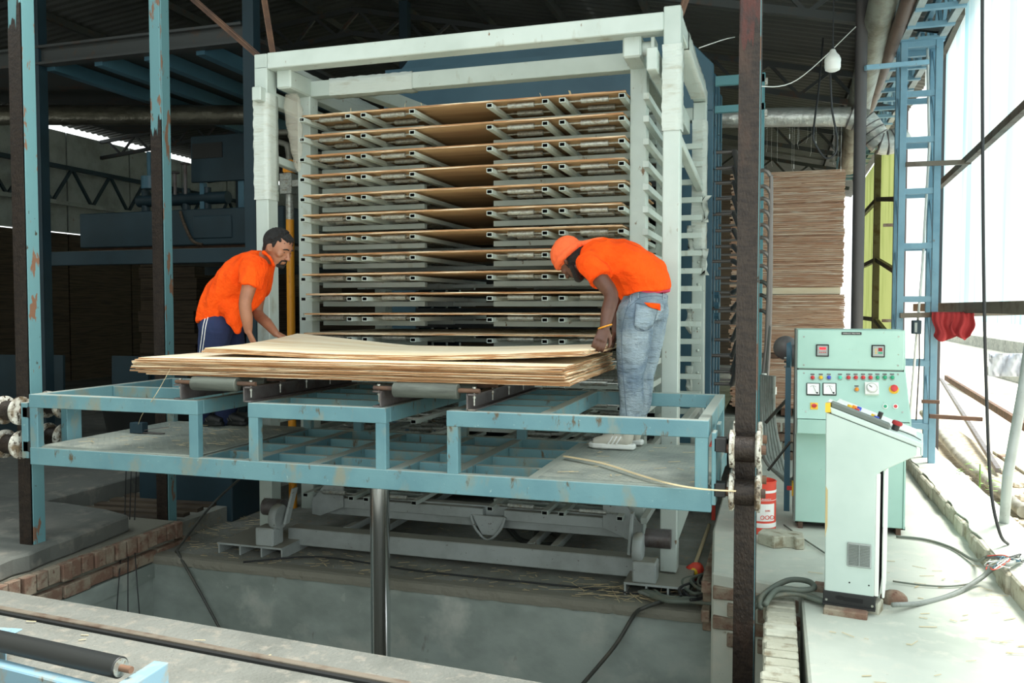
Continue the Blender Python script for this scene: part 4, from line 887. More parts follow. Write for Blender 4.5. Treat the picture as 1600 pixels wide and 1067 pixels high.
cp_('lower_lip', MB().box(.132, .815, 5.90, 6.0, .665, .760), bevel=.003)
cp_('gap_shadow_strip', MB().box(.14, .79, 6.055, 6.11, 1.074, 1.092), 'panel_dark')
for x in (.15, .76): cp_('foot', MB().box(x, x+.03, 6.02, 6.4, 0, .05), 'rust')
cp_('foot_rail', MB().box(.13, .82, 6.05, 6.40, .03, .05), 'dark')
def on_top(px, py): p = at(px, py, Y=6.045); return p
def on_slope(px, py):
    # the panel plane through (y 6.045, z 1.078) and (5.90, .765)
    n = Vector((0, 1.078-.765, -(6.045-5.90))).normalized(); r = _F+_R*((px-800)/FPX)-_U*((py-533.5)/FPX); o = Vector((0, 0, 1.5)); q = Vector((0, 6.045, 1.078))
    return o+r*((q-o).dot(n)/r.dot(n))
SN = Vector((0, -(1.078-.765), (6.045-5.90))).normalized(); SU = Vector((0, .145, .313)).normalized()
for px, py in ((1256, 526), (1404, 526), (1256, 570), (1403, 571)):
    p = on_top(px, py); cp_('screw', MB().cyl(p, p+Vector((0, -.004, 0)), .006, 8), 'galv', tpn)
for px, py in ((1256, 583), (1403, 585), (1259, 643), (1410, 644)):
    p = on_slope(px, py); cp_('screw', MB().cyl(p, p+SN*.004, .006, 8), 'galv', slp)
p = on_top(1330.5, 521)
lp_ = cp_('nameplate', MB().box(p.x-.062, p.x+.062, p.y-.004, p.y, p.z-.009, p.z+.009), 'black')
text('HYDRAULIC PRESS PANEL', .0095, (p.x, p.y-.005, p.z), (pi/2, 0, 0), cb, 'paper')
for px, py, kind_ in ((1285, 547.5, 0), (1372, 548.5, 1)):
    p = on_top(px, py)
    d = cp_('digital_display', MB().box(p.x-.041, p.x+.041, p.y-.012, p.y, p.z-.041, p.z+.041), 'black', bevel=.003)
    MB().box(p.x-.033, p.x+.033, p.y-.014, p.y-.011, p.z-.033, p.z+.033).build('face_plate', 'white_old', d)
    if kind_ == 0:
        MB().box(p.x-.020, p.x+.022, p.y-.0155, p.y-.013, p.z+.006, p.z+.022).build('red_digits', 'redled', d)
        for i in range(4): MB().box(p.x-.021+i*.012, p.x-.013+i*.012, p.y-.0155, p.y-.013, p.z-.015, p.z-.009).build('key', 'red_btn', d)
    else:
        MB().box(p.x+.0, p.x+.024, p.y-.0155, p.y-.013, p.z+.0, p.z+.022).build('red_digits', 'redcloth', d)
        MB().box(p.x-.0, p.x+.026, p.y-.0155, p.y-.013, p.z-.017, p.z-.006).build('green_key', 'green_btn', d)
        for i in range(3): MB().box(p.x-.02, p.x-.008, p.y-.0155, p.y-.013, p.z+.01-i*.013, p.z+.015-i*.013).build('key', 'yellow_btn', d)
def lampo(px, py, m, r=.0135, plate=True):
    p = on_slope(px, py)
    o = cp_('indicator_lamp', MB().cyl(p, p+SN*.012, r+.003, 16), 'galv', slp, smooth=2) if False else cp_('indicator_lamp', MB().cyl(p, p+SN*.010, r+.003, 16), 'galv', cb, smooth=2)
    MB().ball(p+SN*.010, r, 14, 8, sc=(1, 1, 1)).build('lens', m, o, smooth=True)
    if plate:
        q = p+SU*.021; e = Vector((1, 0, 0)); MB().add([q-e*.013, q+e*.013, q+e*.013+SU*.010, q-e*.013+SU*.010], [(0, 1, 2, 3)]).xf(Matrix.Translation(SN*.001)).build('tag', 'steel', o)
    return o
for px, m in ((1269.5, 'red_btn'), (1282.5, 'yellow_btn'), (1295, 'blue_btn'), (1312.5, 'mint_btn'), (1325.5, 'red_btn'), (1337, 'red_btn'), (1348.5, 'red_btn'), (1360, 'red_btn'), (1371, 'green_btn'), (1382.5, 'green_btn'), (1394, 'green_btn')): lampo(px, 590.5, m)
lampo(1338.5, 609, 'orange_btn', .0135)
def square(px, py, s, m, d=.012, name='meter', face=None):
    p = on_slope(px, py); e = Vector((1, 0, 0))*s; u = SU*s
    o = cp_(name, MB().prism([p-e-u, p+e-u, p+e+u, p-e+u], SN*d), m, cb, bevel=.002)
    if face: q = p+SN*(d+.0006); MB().add([q-e*.86-u*.86, q+e*.86-u*.86, q+e*.86+u*.86, q-e*.86+u*.86], [(0, 1, 2, 3)]).build('dial', face, o)
    return o, p
for px in (1270.5, 1296):
    o, p = square(px, 608.5, .043, 'black', face='paper')
    q = p+SN*.0135; a = q-SU*.03+Vector((.02, 0, 0)); b = q+SU*.02+Vector((.0, 0, 0))
    MB().bar(a, b, .0022, .001, SN).build('needle', 'black', o); c = q+Vector((.025, 0, 0))-SU*.028; MB().cyl(c, c+SN*.004, .006, 10).build('zero_screw', 'black', o)
    MB().tube([q+Vector((.026*cos(t), 0, 0))+SU*(.026*sin(t)-.004) for t in [pi*.25+i*.2 for i in range(9)]], .0008, 4).build('scale_arc', 'steel', o)
o, p = square(1361.5, 608.5, .042, 'whiteplain', .03, 'timer')
q = p+SN*.031; MB().cyl(q, q+SN*.012, .027, 28).build('dial_knob', 'whiteplain', o, smooth=2); MB().tube([q+SN*.001+Vector((.033*cos(t), 0, 0))+SU*.033*sin(t) for t in [i*.2 for i in range(32)]], .0009, 4).build('scale_ring', 'steel', o)
MB().bar(q+SN*.013, q+SN*.013+Vector((-.016, 0, 0))+SU*.014, .005, .003, SN).build('pointer', 'steel', o)
p = on_slope(1396.5, 608.5); o = cp_('emergency_stop', MB().lathe([(.03, 0), (.03, .004), (.01, .006)], (0, 0, 0), 'Z', 24).xf(Matrix.Translation(p) @ SN.to_track_quat('Z', 'Y').to_matrix().to_4x4()), 'yellow_btn', cb)
MB().lathe([(.012, .004), (.012, .018), (.022, .022), (.022, .032), (.012, .037)], (0, 0, 0), 'Z', 20).xf(Matrix.Translation(p) @ SN.to_track_quat('Z', 'Y').to_matrix().to_4x4()).build('mushroom_head', 'red_btn', o, smooth=2)
for px in (1272, 1299):
    o, p = square(px, 634.5, .024, 'yellow_btn', .004, 'rotary_switch'); MB().cyl(p+SN*.004, p+SN*.014, .014, 16).build('knob', 'red_btn', o, smooth=2); MB().bar(p+SN*.018-Vector((.017, 0, 0)), p+SN*.018+Vector((.017, 0, 0)), .008, .01, SN).build('knob_bar', 'red_btn', o)
for px, m in ((1383, 'green_btn'), (1399, 'red_btn')):
    p = on_slope(px, 635.5); o = cp_('push_button', MB().cyl(p, p+SN*.008, .0165, 18), 'whiteplain', smooth=2); MB().cyl(p+SN*.008, p+SN*.012, .0105, 16).build('cap', m, o, smooth=2)
p = Vector((.112, 6.15, .235)); o = cp_('isolator_switch', MB().box(.108, .119, 6.10, 6.19, .20, .29), 'yellow_btn'); MB().box(.075, .108, 6.135, 6.155, .23, .26).build('isolator_handle', 'red_btn', o, bevel=.004)
mo = thing('pump_motor', (.03, 6.7, .9), 'blue round motor flange showing behind the cabinet edge', 'motor')
MB().lathe([(.04, -.02), (.115, -.02), (.115, .01), (.09, .02)], (.10, 6.62, 1.155), 'X', 28).xf(Matrix.Translation((-.015, 0, 0))).build('motor_flange', 'blue', mo, smooth=2)
MB().cyl((.08, 6.62, 1.155), (.28, 6.62, 1.155), .095, 24).ball((.06, 6.62, 1.20), .09, 16, 10).build('motor_housing', 'steel', mo, smooth=2)
for k in range(6): a = k*pi/3+.3; MB().cyl((.05, 6.62+.095*cos(a), 1.155+.095*sin(a)), (.066, 6.62+.095*cos(a), 1.155+.095*sin(a)), .010, 6).build('bolt', 'galv', mo)
MB().box(.06, .10, 6.50, 6.54, 0, 1.06).build('motor_stand', 'blue', mo)
# ================================================================ sloping console (turned a little towards the kerb)
A8 = rad(-8.4); K = Matrix.Translation((.236, 4.42, 0)) @ Matrix.Rotation(A8, 4, 'Z')
cs = thing('control_console', (.40, 4.6, .05), 'pale grey-green sloping console on a black plinth with a grey vent low on its side', 'console')
def kp(name, mb, m='console', parent=cs, **k): return mb.xf(K).build(name, m, parent, **k)
PR = [(.002, .095), (-.004, .985), (.405, .838), (.403, .800), (.255, .715), (.232, .69), (.228, .095)]
D = .36
kp('side_panel', MB().prism([(x, 0, z) for x, z in PR], (0, .012, 0)), bevel=.004)
kp('side_panel', MB().prism([(x, D-.012, z) for x, z in PR], (0, .012, 0)), bevel=.003)
kp('rear_panel', MB().box(.0, .010, .012, D-.012, .095, .975))
kp('chin_panel', MB().prism([(.403, .012, .80), (.403, .012, .838), (.405, D-.012, .838), (.403, D-.012, .80)], (-.01, 0, 0)))
kp('underside', MB().prism([(.403, .012, .800), (.228, .012, .695), (.228, D-.012, .695), (.403, D-.012, .800)], (0, 0, .01)))
kp('corner_trim', MB().box(.228, .248, -.001, .03, .10, .70), 'whiteplain', bevel=.004)
kp('inner_dark_fill', MB().box(.02, .250, .035, D-.03, .10, .70), 'dark')  # solid dark block in place of the shade inside the open console
dr = kp('open_door', MB().box(.262, .274, .02, .30, .09, .715), 'whiteplain', bevel=.003)
def slope(x, dz=0, y=0): return (x, y, .985-(x+.004)*.3594+dz)
kp('lid_gap', MB().prism([slope(.0, -.004, .004), slope(.40, -.004, .004), slope(.40, .004, .004), slope(.0, .004, .004)], (0, D-.01, 0)), 'dark')
lid = kp('lid', MB().prism([slope(.02, .004, -.003), slope(.418, .004, -.003), (.418, -.003, .800), (.430, -.003, .800), slope(.430, .030, -.003), slope(.014, .034, -.003)], (0, D+.006, 0)), bevel=.004)
kp('lid_corner_clip', MB().box(-.006, .018, -.006, .03, .985, 1.03), 'yellow_btn')
def onlid(x, y, h): z = .985-(x+.004)*.3594+.034+h; return Vector((x, y, z))
kp('grey_ridge', MB().prism([onlid(.02, .0, .0), onlid(.285, .0, .0), onlid(.285, .0, .028), onlid(.02, .0, .030)], (0, .05, 0)), 'panel_dark', bevel=.005)
kp('raised_cover', MB().prism([onlid(-.008, .05, -.01), onlid(.06, .05, -.0), onlid(.06, .05, .022), onlid(.0, .05, .022)], (0, .08, 0)), 'whiteplain', bevel=.004)
kp('button_panel', MB().prism([onlid(.03, .12, .0), onlid(.40, .12, .0), onlid(.40, .12, .012), onlid(.03, .12, .018)], (0, .20, 0)), 'whiteplain', bevel=.004)
for x, y, m, h in ((.09, .10, 'yellow_btn', .03), (.11, .14, 'orange_btn', .03), (.125, .09, 'red_btn', .028), (.13, .16, 'blue_btn', .03), (.20, .12, 'yellow_btn', .026), (.215, .09, 'blue_btn', .026), (.225, .15, 'black', .045)):
    c = onlid(x, y, 0); kp('push_button', MB().cyl(c, c+Vector((.36*h, 0, h)), .012, 14), m, smooth=2)
c = onlid(.305, .07, 0); es = kp('emergency_stop', MB().cyl(c, c+Vector((.008, 0, .024)), .017, 16), 'black', smooth=2); kp('mushroom_head', MB().cyl(c+Vector((.008, 0, .024)), c+Vector((.014, 0, .042)), .024, 20), 'redcloth', es, smooth=2, bevel=.004)
kp('wire', MB().tube(smooth_path([onlid(.31, .07, .004), onlid(.35, .09, .004), onlid(.39, .08, .003), onlid(.42, .05, .002)]), .002, 5), 'cableblack')
kp('plinth', MB().box(-.004, .235, -.004, D, .035, .098), 'black', bevel=.003); kp('plinth_foot', MB().box(-.006, .236, -.012, D, .028, .040), 'black')
kp('slot', MB().prism([(.075+.022*cos(t), -.0048, .072+.011*sin(t)) for t in [i*pi/8 for i in range(16)]], (0, .001, 0)), 'dark'); kp('slot', MB().box(.09, .18, -.0055, -.0045, .058, .078), 'dark')
for x, z in ((.012, .055), (.222, .052)): kp('bolt', MB().cyl((x, -.004, z), (x, -.009, z), .006, 8), 'galv')
ve = kp('vent', MB().box(.105, .215, -.010, 0, .235, .352), 'white_old', bevel=.003)
v0 = None
for i in range(14):
    z = .244+i*.0074
    kp('vent_slat', MB().box(.112, .208, -.013, -.008, z, z+.0032), 'panel_dark', ve)
kp('vent_rib', MB().box(.1585, .1615, -.0145, -.008, .242, .346), 'white_old', ve)
for x, z in ((.117, .152), (.205, .15)): kp('hole', MB().cyl((x, .0005, z), (x, -.001, z), .004, 8), 'dark')
for x, z in ((.20, .90), (.30, .875)): pass
kp('rust_stain', MB().add([(.001, -.0012, .36), (.012, -.0012, .42), (.011, -.0012, .60), (.001, -.0012, .62)], [(0, 1, 2, 3)]), mat('rust_run', (196, 176, 128), .6))
def brick_at(x, y, z, L_, rot, lab, m='brick', h=.065, w_=.10):
    MB().box(-L_/2, L_/2, -w_/2, w_/2, 0, h).xf(Matrix.Translation((x, y, z)) @ Matrix.Rotation(rot, 4, 'Z')).build('brick', m, bevel=.006, label=lab, cat='brick')
brick_at(.335, 4.385, -.035, .20, A8, 'red brick under the front edge of the sloping console')
brick_at(.475, 4.47, -.035, .10, A8+1.4, 'pale broken brick under the outer corner of the sloping console', 'plasterbrick', .09, .06)
brick_at(.30, 4.72, -.035, .20, A8, 'red brick under the rear of the sloping console')
MB().ball((.58, 4.62, .02), .055, 12, 8, sc=(1.2, .8, .9)).build('brick_lump', 'brick', smooth=True, label='rounded reddish brick lump on the floor beside the console', cat='brick')
# interlocking block
bl = [(-.135, 5.42), (-.04, 5.33), (.0, 5.345), (.03, 5.375), (.075, 5.375), (.095, 5.345), (.145, 5.36), (.14, 5.50), (.09, 5.52), (.03, 5.52), (-.03, 5.55), (-.11, 5.52)]
MB().prism([(x+.03, y+.12, 0) for x, y in bl], (0, 0, .075)).build('paving_block', 'plasterbrick', bevel=.006, label='loose zigzag paving block lying on the pale platform near the can', cat='block')
# red and white can
can = thing('paint_can', (-.085, 5.83, 0), 'dented red and white metal can behind the greasy post', 'can')
cx_, cy_ = -.09, 5.86
MB().lathe([(.095, 0), (.097, .004), (.095, .012), (.095, .335), (.098, .345), (.092, .35), (.088, .345), (.088, .30)], (cx_, cy_, 0), 'Z', 32).build('can_body', 'red', can, smooth=2)
for z0, z1 in ((.045, .075), (.275, .292), (.225, .228)): MB().lathe([(.0955, z0), (.0965, z0+.001), (.0965, z1-.001), (.0955, z1)], (cx_, cy_, 0), 'Z', 32).build('white_band', 'paper', can, smooth=2)
lb = MB(); n = 10; lb.grid([[(cx_+.0968*cos(-pi/2-.5+i*.17), cy_+.0968*sin(-pi/2-.5+i*.17), z) for i in range(n)] for z in (.09, .205)]); lb.build('paper_label', 'paper', can)
def cyl_text(body, size, ang, z, m):
    text(body, size, (cx_+.099*cos(ang), cy_+.099*sin(ang), z), (pi/2, 0, ang+pi/2), can, m)
cyl_text('OOO', .040, -pi/2+.42, .115, 'red'); cyl_text('SURE', .016, -pi/2+.45, .160, 'red'); cyl_text('PRODUCTS', .012, -pi/2+.35, .236, 'paper')
# ================================================================ cables on the ground
def cable(pts, r, m, lab, cat='cable', k=6, group=None):
    return MB().tube(smooth_path(pts, k), r, 8).build('cable', m, smooth=True, label=lab, cat=cat, group=group)
g0 = lambda px, py, z=.012: at(px, py, Z=z)
cable([g0(1395, 945, .05), g0(1440, 942), g0(1490, 928), g0(1530, 905, .04), g0(1552, 888, .10), g0(1575, 882, .15), g0(1600, 872, .15)], .0125, 'hose', 'thick pale grey cable curving from the console over the kerb')
cable([g0(1400, 838), g0(1445, 843), g0(1485, 855), g0(1515, 872, .02), g0(1530, 876, .05), g0(1545, 869, .13), g0(1575, 871, .14), g0(1610, 874, .14)], .009, 'cable', 'dark green cable crossing the platform and climbing the kerb')
cable([g0(1395, 908), g0(1440, 914), g0(1480, 916), g0(1510, 913), g0(1530, 908)], .005, 'cable', 'thin dark cable on the pale floor beside the console')
cable([g0(1225, 820), g0(1250, 838), g0(1292, 866)], .005, 'cable', 'thin cable running from the cabinet foot to behind the console')
rn = random.Random(8)
for i, m in enumerate(('red', 'whiteplain', 'cableblack', 'blue', 'hose')):
    pts = [g0(1545+rn.uniform(-8, 8), 880+rn.uniform(-10, 10), .15)]+[g0(1565+rn.uniform(-28, 35), 878+rn.uniform(-16, 12), .14+rn.uniform(0, .04)) for _ in range(5)]
    cable(pts, .0028, m, f'thin {("red", "white", "black", "blue", "grey")[i]} core of wire tangled on top of the kerb', 'wire')
zc = -.26
for i in range(7): # pile of grey cables on the press floor in front of the post
    px0 = 1010+i*10; o = rn.uniform(-6, 6)
    cable([at(998+i*4, 925+o*.4, Z=zc), at(1040, 938+o, Z=zc+.01), at(1085, 940+o*.8, Z=zc+.02), at(1120, 944+o*.6, Z=zc+.03), at(1160, 948+o, Z=zc+.02)], rn.choice((.014, .011, .017)), rn.choice(('cable', 'hose', 'cable')), 'grey cable in the tangled pile at the foot of the greasy post', group='cables piled by the greasy post')
for i in range(6): # looped coils
    cx0, cy0 = rn.uniform(1085, 1125), rn.uniform(905, 935); a0 = rn.uniform(0, 3)
    cable([at(cx0+rn.uniform(16, 26)*cos(a0+t), cy0+rn.uniform(8, 16)*sin(a0+t), Z=zc+.02+.008*i) for t in (0, .9, 1.8, 2.7, 3.6, 4.5, 5.4)], .010, rn.choice(('cable', 'cableblack', 'cable')), 'looped cable in the coil beside the red packet', group='coil of cable by the red packet')
for i in range(7): # bundle crossing the trench to the console
    o = rn.uniform(-10, 10); zz = .03
    cable([at(1165, 955+o, Z=-.12), at(1190, 935+o, Z=-.03), at(1215, 925+o*.8, Z=.03), at(1245, 925+o*.5, Z=.03), at(1275, 935+o*.3, Z=.03), at(1300, 943, Z=.03)], .011, 'cable', 'grey cable bundled across the gap towards the console plinth', group='cable bundle to the console')
cable([at(1188, 950, Z=.0), at(1192, 930, Z=.03), at(1230, 907, Z=.05), at(1262, 908, Z=.06), at(1272, 918, Z=.06), at(1255, 922, Z=.05), at(1215, 921, Z=.05), at(1195, 945, Z=.02)], .015, 'cable', 'thick dark cable loop lying over the gap left of the console')
cable([at(380, 878, Z=-.29), at(500, 870, Z=-.285), at(640, 890, Z=-.285), at(760, 903, Z=-.285), at(900, 917, Z=-.285), at(1000, 928, Z=-.285)], .006, 'cableblack', 'thin black cable lying along the floor edge under the lift')
cable([at(1040, 938, Z=-.27), at(1005, 950, Z=-.27), at(990, 962, Y=5.0), at(960, 1010, Y=4.95), at(905, 1075, Y=4.9)], .012, 'hosedark', 'dark cable running down the pit wall near the greasy post')
cable([at(378, 745, Z=.2), at(330, 790, Y=5.6), at(280, 855, Z=-.27), at(278, 862, Z=-.28), at(290, 885, Y=5.0), at(318, 935, Y=4.98), at(345, 985, Y=4.96)], .010, 'hosedark', 'dark cable dropping into the pit beside the rear left post')
for i in range(3):
    cable([at(197+i*8, 735, Y=5.2), at(194+i*8, 830, Y=5.2), at(188+i*12, 880, Y=4.7), at(182+i*18, 960, Y=4.6)], .004, 'cableblack', 'thin wire hanging into the far end of the pit', group='wires hanging into the pit')
cable([at(205, 603, Y=5.25), at(218, 601, Y=5.23), at(222, 606, Y=5.2), at(216, 618, Y=5.2), at(222, 622, Y=5.2)], .012, 'cable', 'short cord knotted round the rear rail of the lift table')
for i in range(3): cable([at(790+i*6, 822+i*3, Z=-.28), at(815, 846-i*2, Z=-.28), at(850, 850, Z=-.28), at(872, 846+i, Z=-.28), at(862, 834, Z=-.27), at(835, 838-i*3, Z=-.27)], .012, 'hosedark', 'dark hose coiled on the floor behind the frame base beam', group='hoses coiled behind the base beam')
MB().tube([at(1200, 735, Y=6.4), at(1235, 690, Y=6.4)], .01, 6).build('thin_hose', 'hosedark', label='thin dark hose rising behind the cabinet edge', cat='hose')
cable([at(1197, 660, Y=6.9), at(1215, 640, Y=6.8), at(1232, 622, Y=6.6)], .014, 'hosedark', 'dark hose arching up beside the cabinet')
MB().tube([at(1108, 820, Z=-.28), at(1085, 885, Z=-.28)], .014, 8).build('rod', 'straw', smooth=True, label='dirty wooden rod leaning in the corner beside the red packet', cat='rod')
# litter
c = at(1085, 893, Z=-.24)
pk = thing('snack_packet', c, 'crumpled red and yellow snack packet lying beside the cable pile', 'packet')
m_ = MB().ball(c, .055, 14, 8, sc=(1.0, .7, 1.25)); m_.v = [v+Vector((1, .5, 1))*.018*noise.noise(v*40) for v in m_.v]; m_.xf(Matrix.Translation(c) @ Matrix.Rotation(.6, 4, 'Y') @ Matrix.Translation(-c)); m_.build('wrapper', 'red', pk, smooth=True)
MB().ball(c+Vector((.0, -.025, .005)), .030, 10, 6, sc=(1, .6, 1)).build('yellow_print', 'yellow_btn', pk, smooth=True)
c = at(1119, 937, Z=-.245); cu = thing('paper_cup', c, 'small white and red paper cup tipped over by the greasy post', 'cup')
MB().lathe([(.026, -.03), (.032, .035), (.030, .035), (.024, -.028)], (0, 0, 0), 'Z', 20).xf(Matrix.Translation(c+Vector((0, 0, .03))) @ Matrix.Rotation(.7, 4, 'X')).build('cup_body', 'red', cu, smooth=2)
MB().lathe([(.029, .0352), (.002, .0355)], (0, 0, 0), 'Z', 20).xf(Matrix.Translation(c+Vector((0, 0, .03))) @ Matrix.Rotation(.7, 4, 'X')).build('cup_inside', 'paper', cu)
# long veneer strip on the deck
pts = [at(880, 713, Z=.672), at(940, 724, Z=.676), at(1000, 743, Z=.675), at(1050, 757, Z=.672), at(1100, 765, Z=.675), at(1150, 768, Z=.70)]
pts = smooth_path(pts, 6); P = [[p+Vector((0, -.016*(1-i/len(pts)*.5), 0)), p+Vector((0, .016*(1-i/len(pts)*.5), .002))] for i, p in enumerate(pts)]
MB().grid(P).build('veneer_strip', 'straw', solid=.002, label='long thin veneer strip lying across the chequer plate near the white shoe', cat='strip')
box_ = thing('bracket_box', at(222, 676, Z=.66), 'small grey metal box with flat bars lying on the far end of the deck', 'box')
c = at(217, 676, Z=.66); MB().box(c.x-.05, c.x+.05, c.y-.03, c.y+.03, .66, .73).build('box_body', 'darkblue', box_, bevel=.003)
MB().box(c.x+.05, c.x+.21, c.y-.02, c.y+.0, .662, .668).bar((c.x+.05, c.y, .68), (c.x+.2, c.y+.05, .70), .02, .004).build('flat_bar', 'steel', box_)
MB().tube(smooth_path([at(266, 576, Y=4.0), at(252, 602, Y=4.0), at(236, 628, Y=4.0), at(222, 648, Y=4.2), at(216, 663, Y=4.6)], 4), .0018, 4).build('string', 'straw', label='thin pale string hanging from the end of the plywood pile', cat='string')
# straw and splinters scattered about
def litter(n, x0, x1, y0, y1, z, lab, seed, big=.08):
    r = random.Random(seed); mb = MB()
    for i in range(n):
        a = r.gauss(0, .5)+.1; L_ = r.uniform(.02, big); c = Vector((r.uniform(x0, x1), r.uniform(y0, y1), z+r.uniform(.002, .008))); d = Vector((cos(a), sin(a), r.uniform(-.05, .08)))
        mb.bar(c-d*L_/2, c+d*L_/2, r.uniform(.002, .007), .0015)
    mb.build('wood_splinters', 'straw', kind='stuff', label=lab, cat='splinters')
litter(150, -4.2, -.5, 5.07, 5.45, -.298, 'scattered veneer splinters on the floor edge above the pit', 1)
litter(120, -4.9, -3.9, 5.2, 6.2, -.29, 'splinters and straw in the dark corner left of the frame foot', 2, .14)
litter(60, -4.2, -3.2, 4.1, 5.15, .66, 'pale splinters on the far deck plate', 3, .08)
litter(26, -1.1, -.33, 4.1, 5.15, .661, 'pale splinters on the near deck plate by the shoes', 4, .09)
litter(60, .2, 1.12, 3.5, 5.5, .001, 'straw bits along the kerb on the pale platform', 5)
litter(40, -1.3, -.6, 5.08, 5.3, -.285, 'heap of long splinters beside the right frame foot', 6, .25)
litter(45, -3.8, -.8, 2.3, 3.2, .001, 'few splinters on the foreground slab', 7, .06)
litter(30, -3.3, -1.0, 5.9, 7.3, -.295, 'splinters on the shaded floor behind the base beam', 8)
# ================================================================ foreground slab fittings
SR = Matrix.Rotation(rad(-3.4), 4, 'Z')
def srail(x0, x1, y, h, w_): pass
a = at(-30, 945.5, Z=.01); b = at(640, 1071, Z=.01)
MB().bar(a, b, .035, .02).build('floor_rail', 'rafter', label='worn flat steel rail let into the foreground slab', cat='rail', bevel=.003)
MB().bar(a+Vector((0, -.03, -.004)), b+Vector((0, -.03, -.004)), .02, .012).build('rail_groove', 'dark', label='dark groove beside the worn rail in the foreground slab', cat='groove')
cv = thing('roller_conveyor', (-2.8, 2.3, 0), 'light blue conveyor frame corner with one black roller on the foreground slab', 'conveyor')
rb_, re_ = at(-160, 966, Z=.16), at(188, 1043, Z=.16)
ro = MB().cyl(rb_, re_, .040, 28).build('conveyor_roller', 'black', cv, smooth=2, bevel=.003)
d = (re_-rb_).normalized(); MB().cyl(re_, re_+d*.055, .013, 12).build('axle', 'rust', ro, smooth=2); MB().cyl(re_-d*.001, re_+d*.003, .034, 24).build('end_cap', 'galv', ro)
d2 = Vector((0.06, -1, 0)).normalized()
c = re_+d*.065
MB().bar(c-d2*.15+Vector((0, 0, -.03)), c+d2*.8+Vector((0, 0, -.03)), .06, .006).bar(c-d2*.15+Vector((.03, 0, -.09)), c+d2*.8+Vector((.03, 0, -.09)), .006, .12).build('end_channel', 'convblue', cv, bevel=.002) if False else None
M['convblue'] = mat('conveyor_blue', (122, 156, 172), .5, layers=[((140, 142, 132), (9, 9, 9), .52, .68), ((96, 90, 80), (30, 30, 30), .66, .72)])
MB().bar(c-d2*.16+Vector((0, 0, -.035)), c+d2*.8+Vector((0, 0, -.035)), .065, .006).bar(c-d2*.16+Vector((.030, 0, -.095)), c+d2*.8+Vector((.030, 0, -.095)), .006, .12).build('end_channel', 'convblue', cv, bevel=.002)
e0 = at(-200, 985, Z=.10); e1 = at(150, 1074, Z=.10)
MB().bar(e0+Vector((0, 0, 0)), e1, .05, .006).bar(e0+Vector((0, -.025, -.05)), e1+Vector((0, -.025, -.05)), .006, .10).build('cross_channel', 'convblue', cv, bevel=.002)
f0 = at(-200, 975, Z=.12); f1 = at(22, 990, Z=.12)
MB().bar(f0, f1, .10, .006).bar(f0+Vector((0, -.04, -.06)), f1+Vector((0, -.04, -.06)), .006, .12).build('cross_channel', 'convblue', cv, bevel=.002)
# ================================================================ people
def limb(mb, path, rad_, n=14, flat=None, k=3):
    """smooth tapered tube with rounded ends; flat = (axis, factor) squashes the section"""
    m = MB(); P = smooth_path(path, k); R_ = []
    for i in range(len(path)-1):
        for t in range(k): R_.append(rad_[i]+(rad_[i+1]-rad_[i])*(t/k))
    R_.append(rad_[-1]); m.tube(P, R_, n)
    if flat:
        ax = Vector(flat[0]).normalized(); f = flat[1]; idx = 0
        for i, p in enumerate(P):
            ff = f[min(int(i/k), len(f)-1)]*(1-(i % k)/k)+f[min(int(i/k)+1, len(f)-1)]*((i % k)/k) if isinstance(f, (list, tuple)) else f
            for _ in range(n):
                v = m.v[idx]; o = v-p; m.v[idx] = p+o+ax*(o.dot(ax)*(ff-1)); idx += 1
    mb.add(m.v, m.f)
    if not flat: mb.ball(P[0], R_[0], 12, 8).ball(P[-1], R_[-1], 12, 8)
    return mb
SC2 = bpy.data.scenes.new('workbench')
def organic(mb, name, m, parent, voxel, it=4, fold=None, **kw):
    me = bpy.data.meshes.new('tmp'); me.from_pydata([tuple(v) for v in mb.v], [], mb.f); me.update()
    o = bpy.data.objects.new('tmp', me); SC2.collection.objects.link(o)
    r = o.modifiers.new('r', 'REMESH'); r.mode = 'VOXEL'; r.voxel_size = voxel
    s = o.modifiers.new('s', 'SMOOTH'); s.iterations = it; s.factor = .5
    vl = SC2.view_layers[0]; vl.update(); ev = o.evaluated_get(vl.depsgraph); e = bpy.data.meshes.new_from_object(ev)
    bpy.data.objects.remove(o); bpy.data.meshes.remove(me); o0 = ORG[parent.name]
    if fold:
        pn = [(v.co.copy(), v.normal.copy()) for v in e.vertices]
        for v, (c_, n_) in zip(e.vertices, pn): v.co = c_+n_*fold(c_)
    e.transform(Matrix.Translation(-o0))
    e.materials.clear(); e.materials.append(M[m]); e.polygons.foreach_set('use_smooth', [True]*len(e.polygons)); e.name = name
    ob = bpy.data.objects.new(name, e); col.objects.link(ob); ob.parent = parent; ORG[ob.name] = o0
    return tag(ob, **kw) if kw else ob
def frame(o, x, z):
    x = Vector(x).normalized(); z = Vector(z); y = z.cross(x).normalized(); z = x.cross(y).normalized()
    return Matrix.Translation(o) @ Matrix((x, y, z)).transposed().to_4x4()
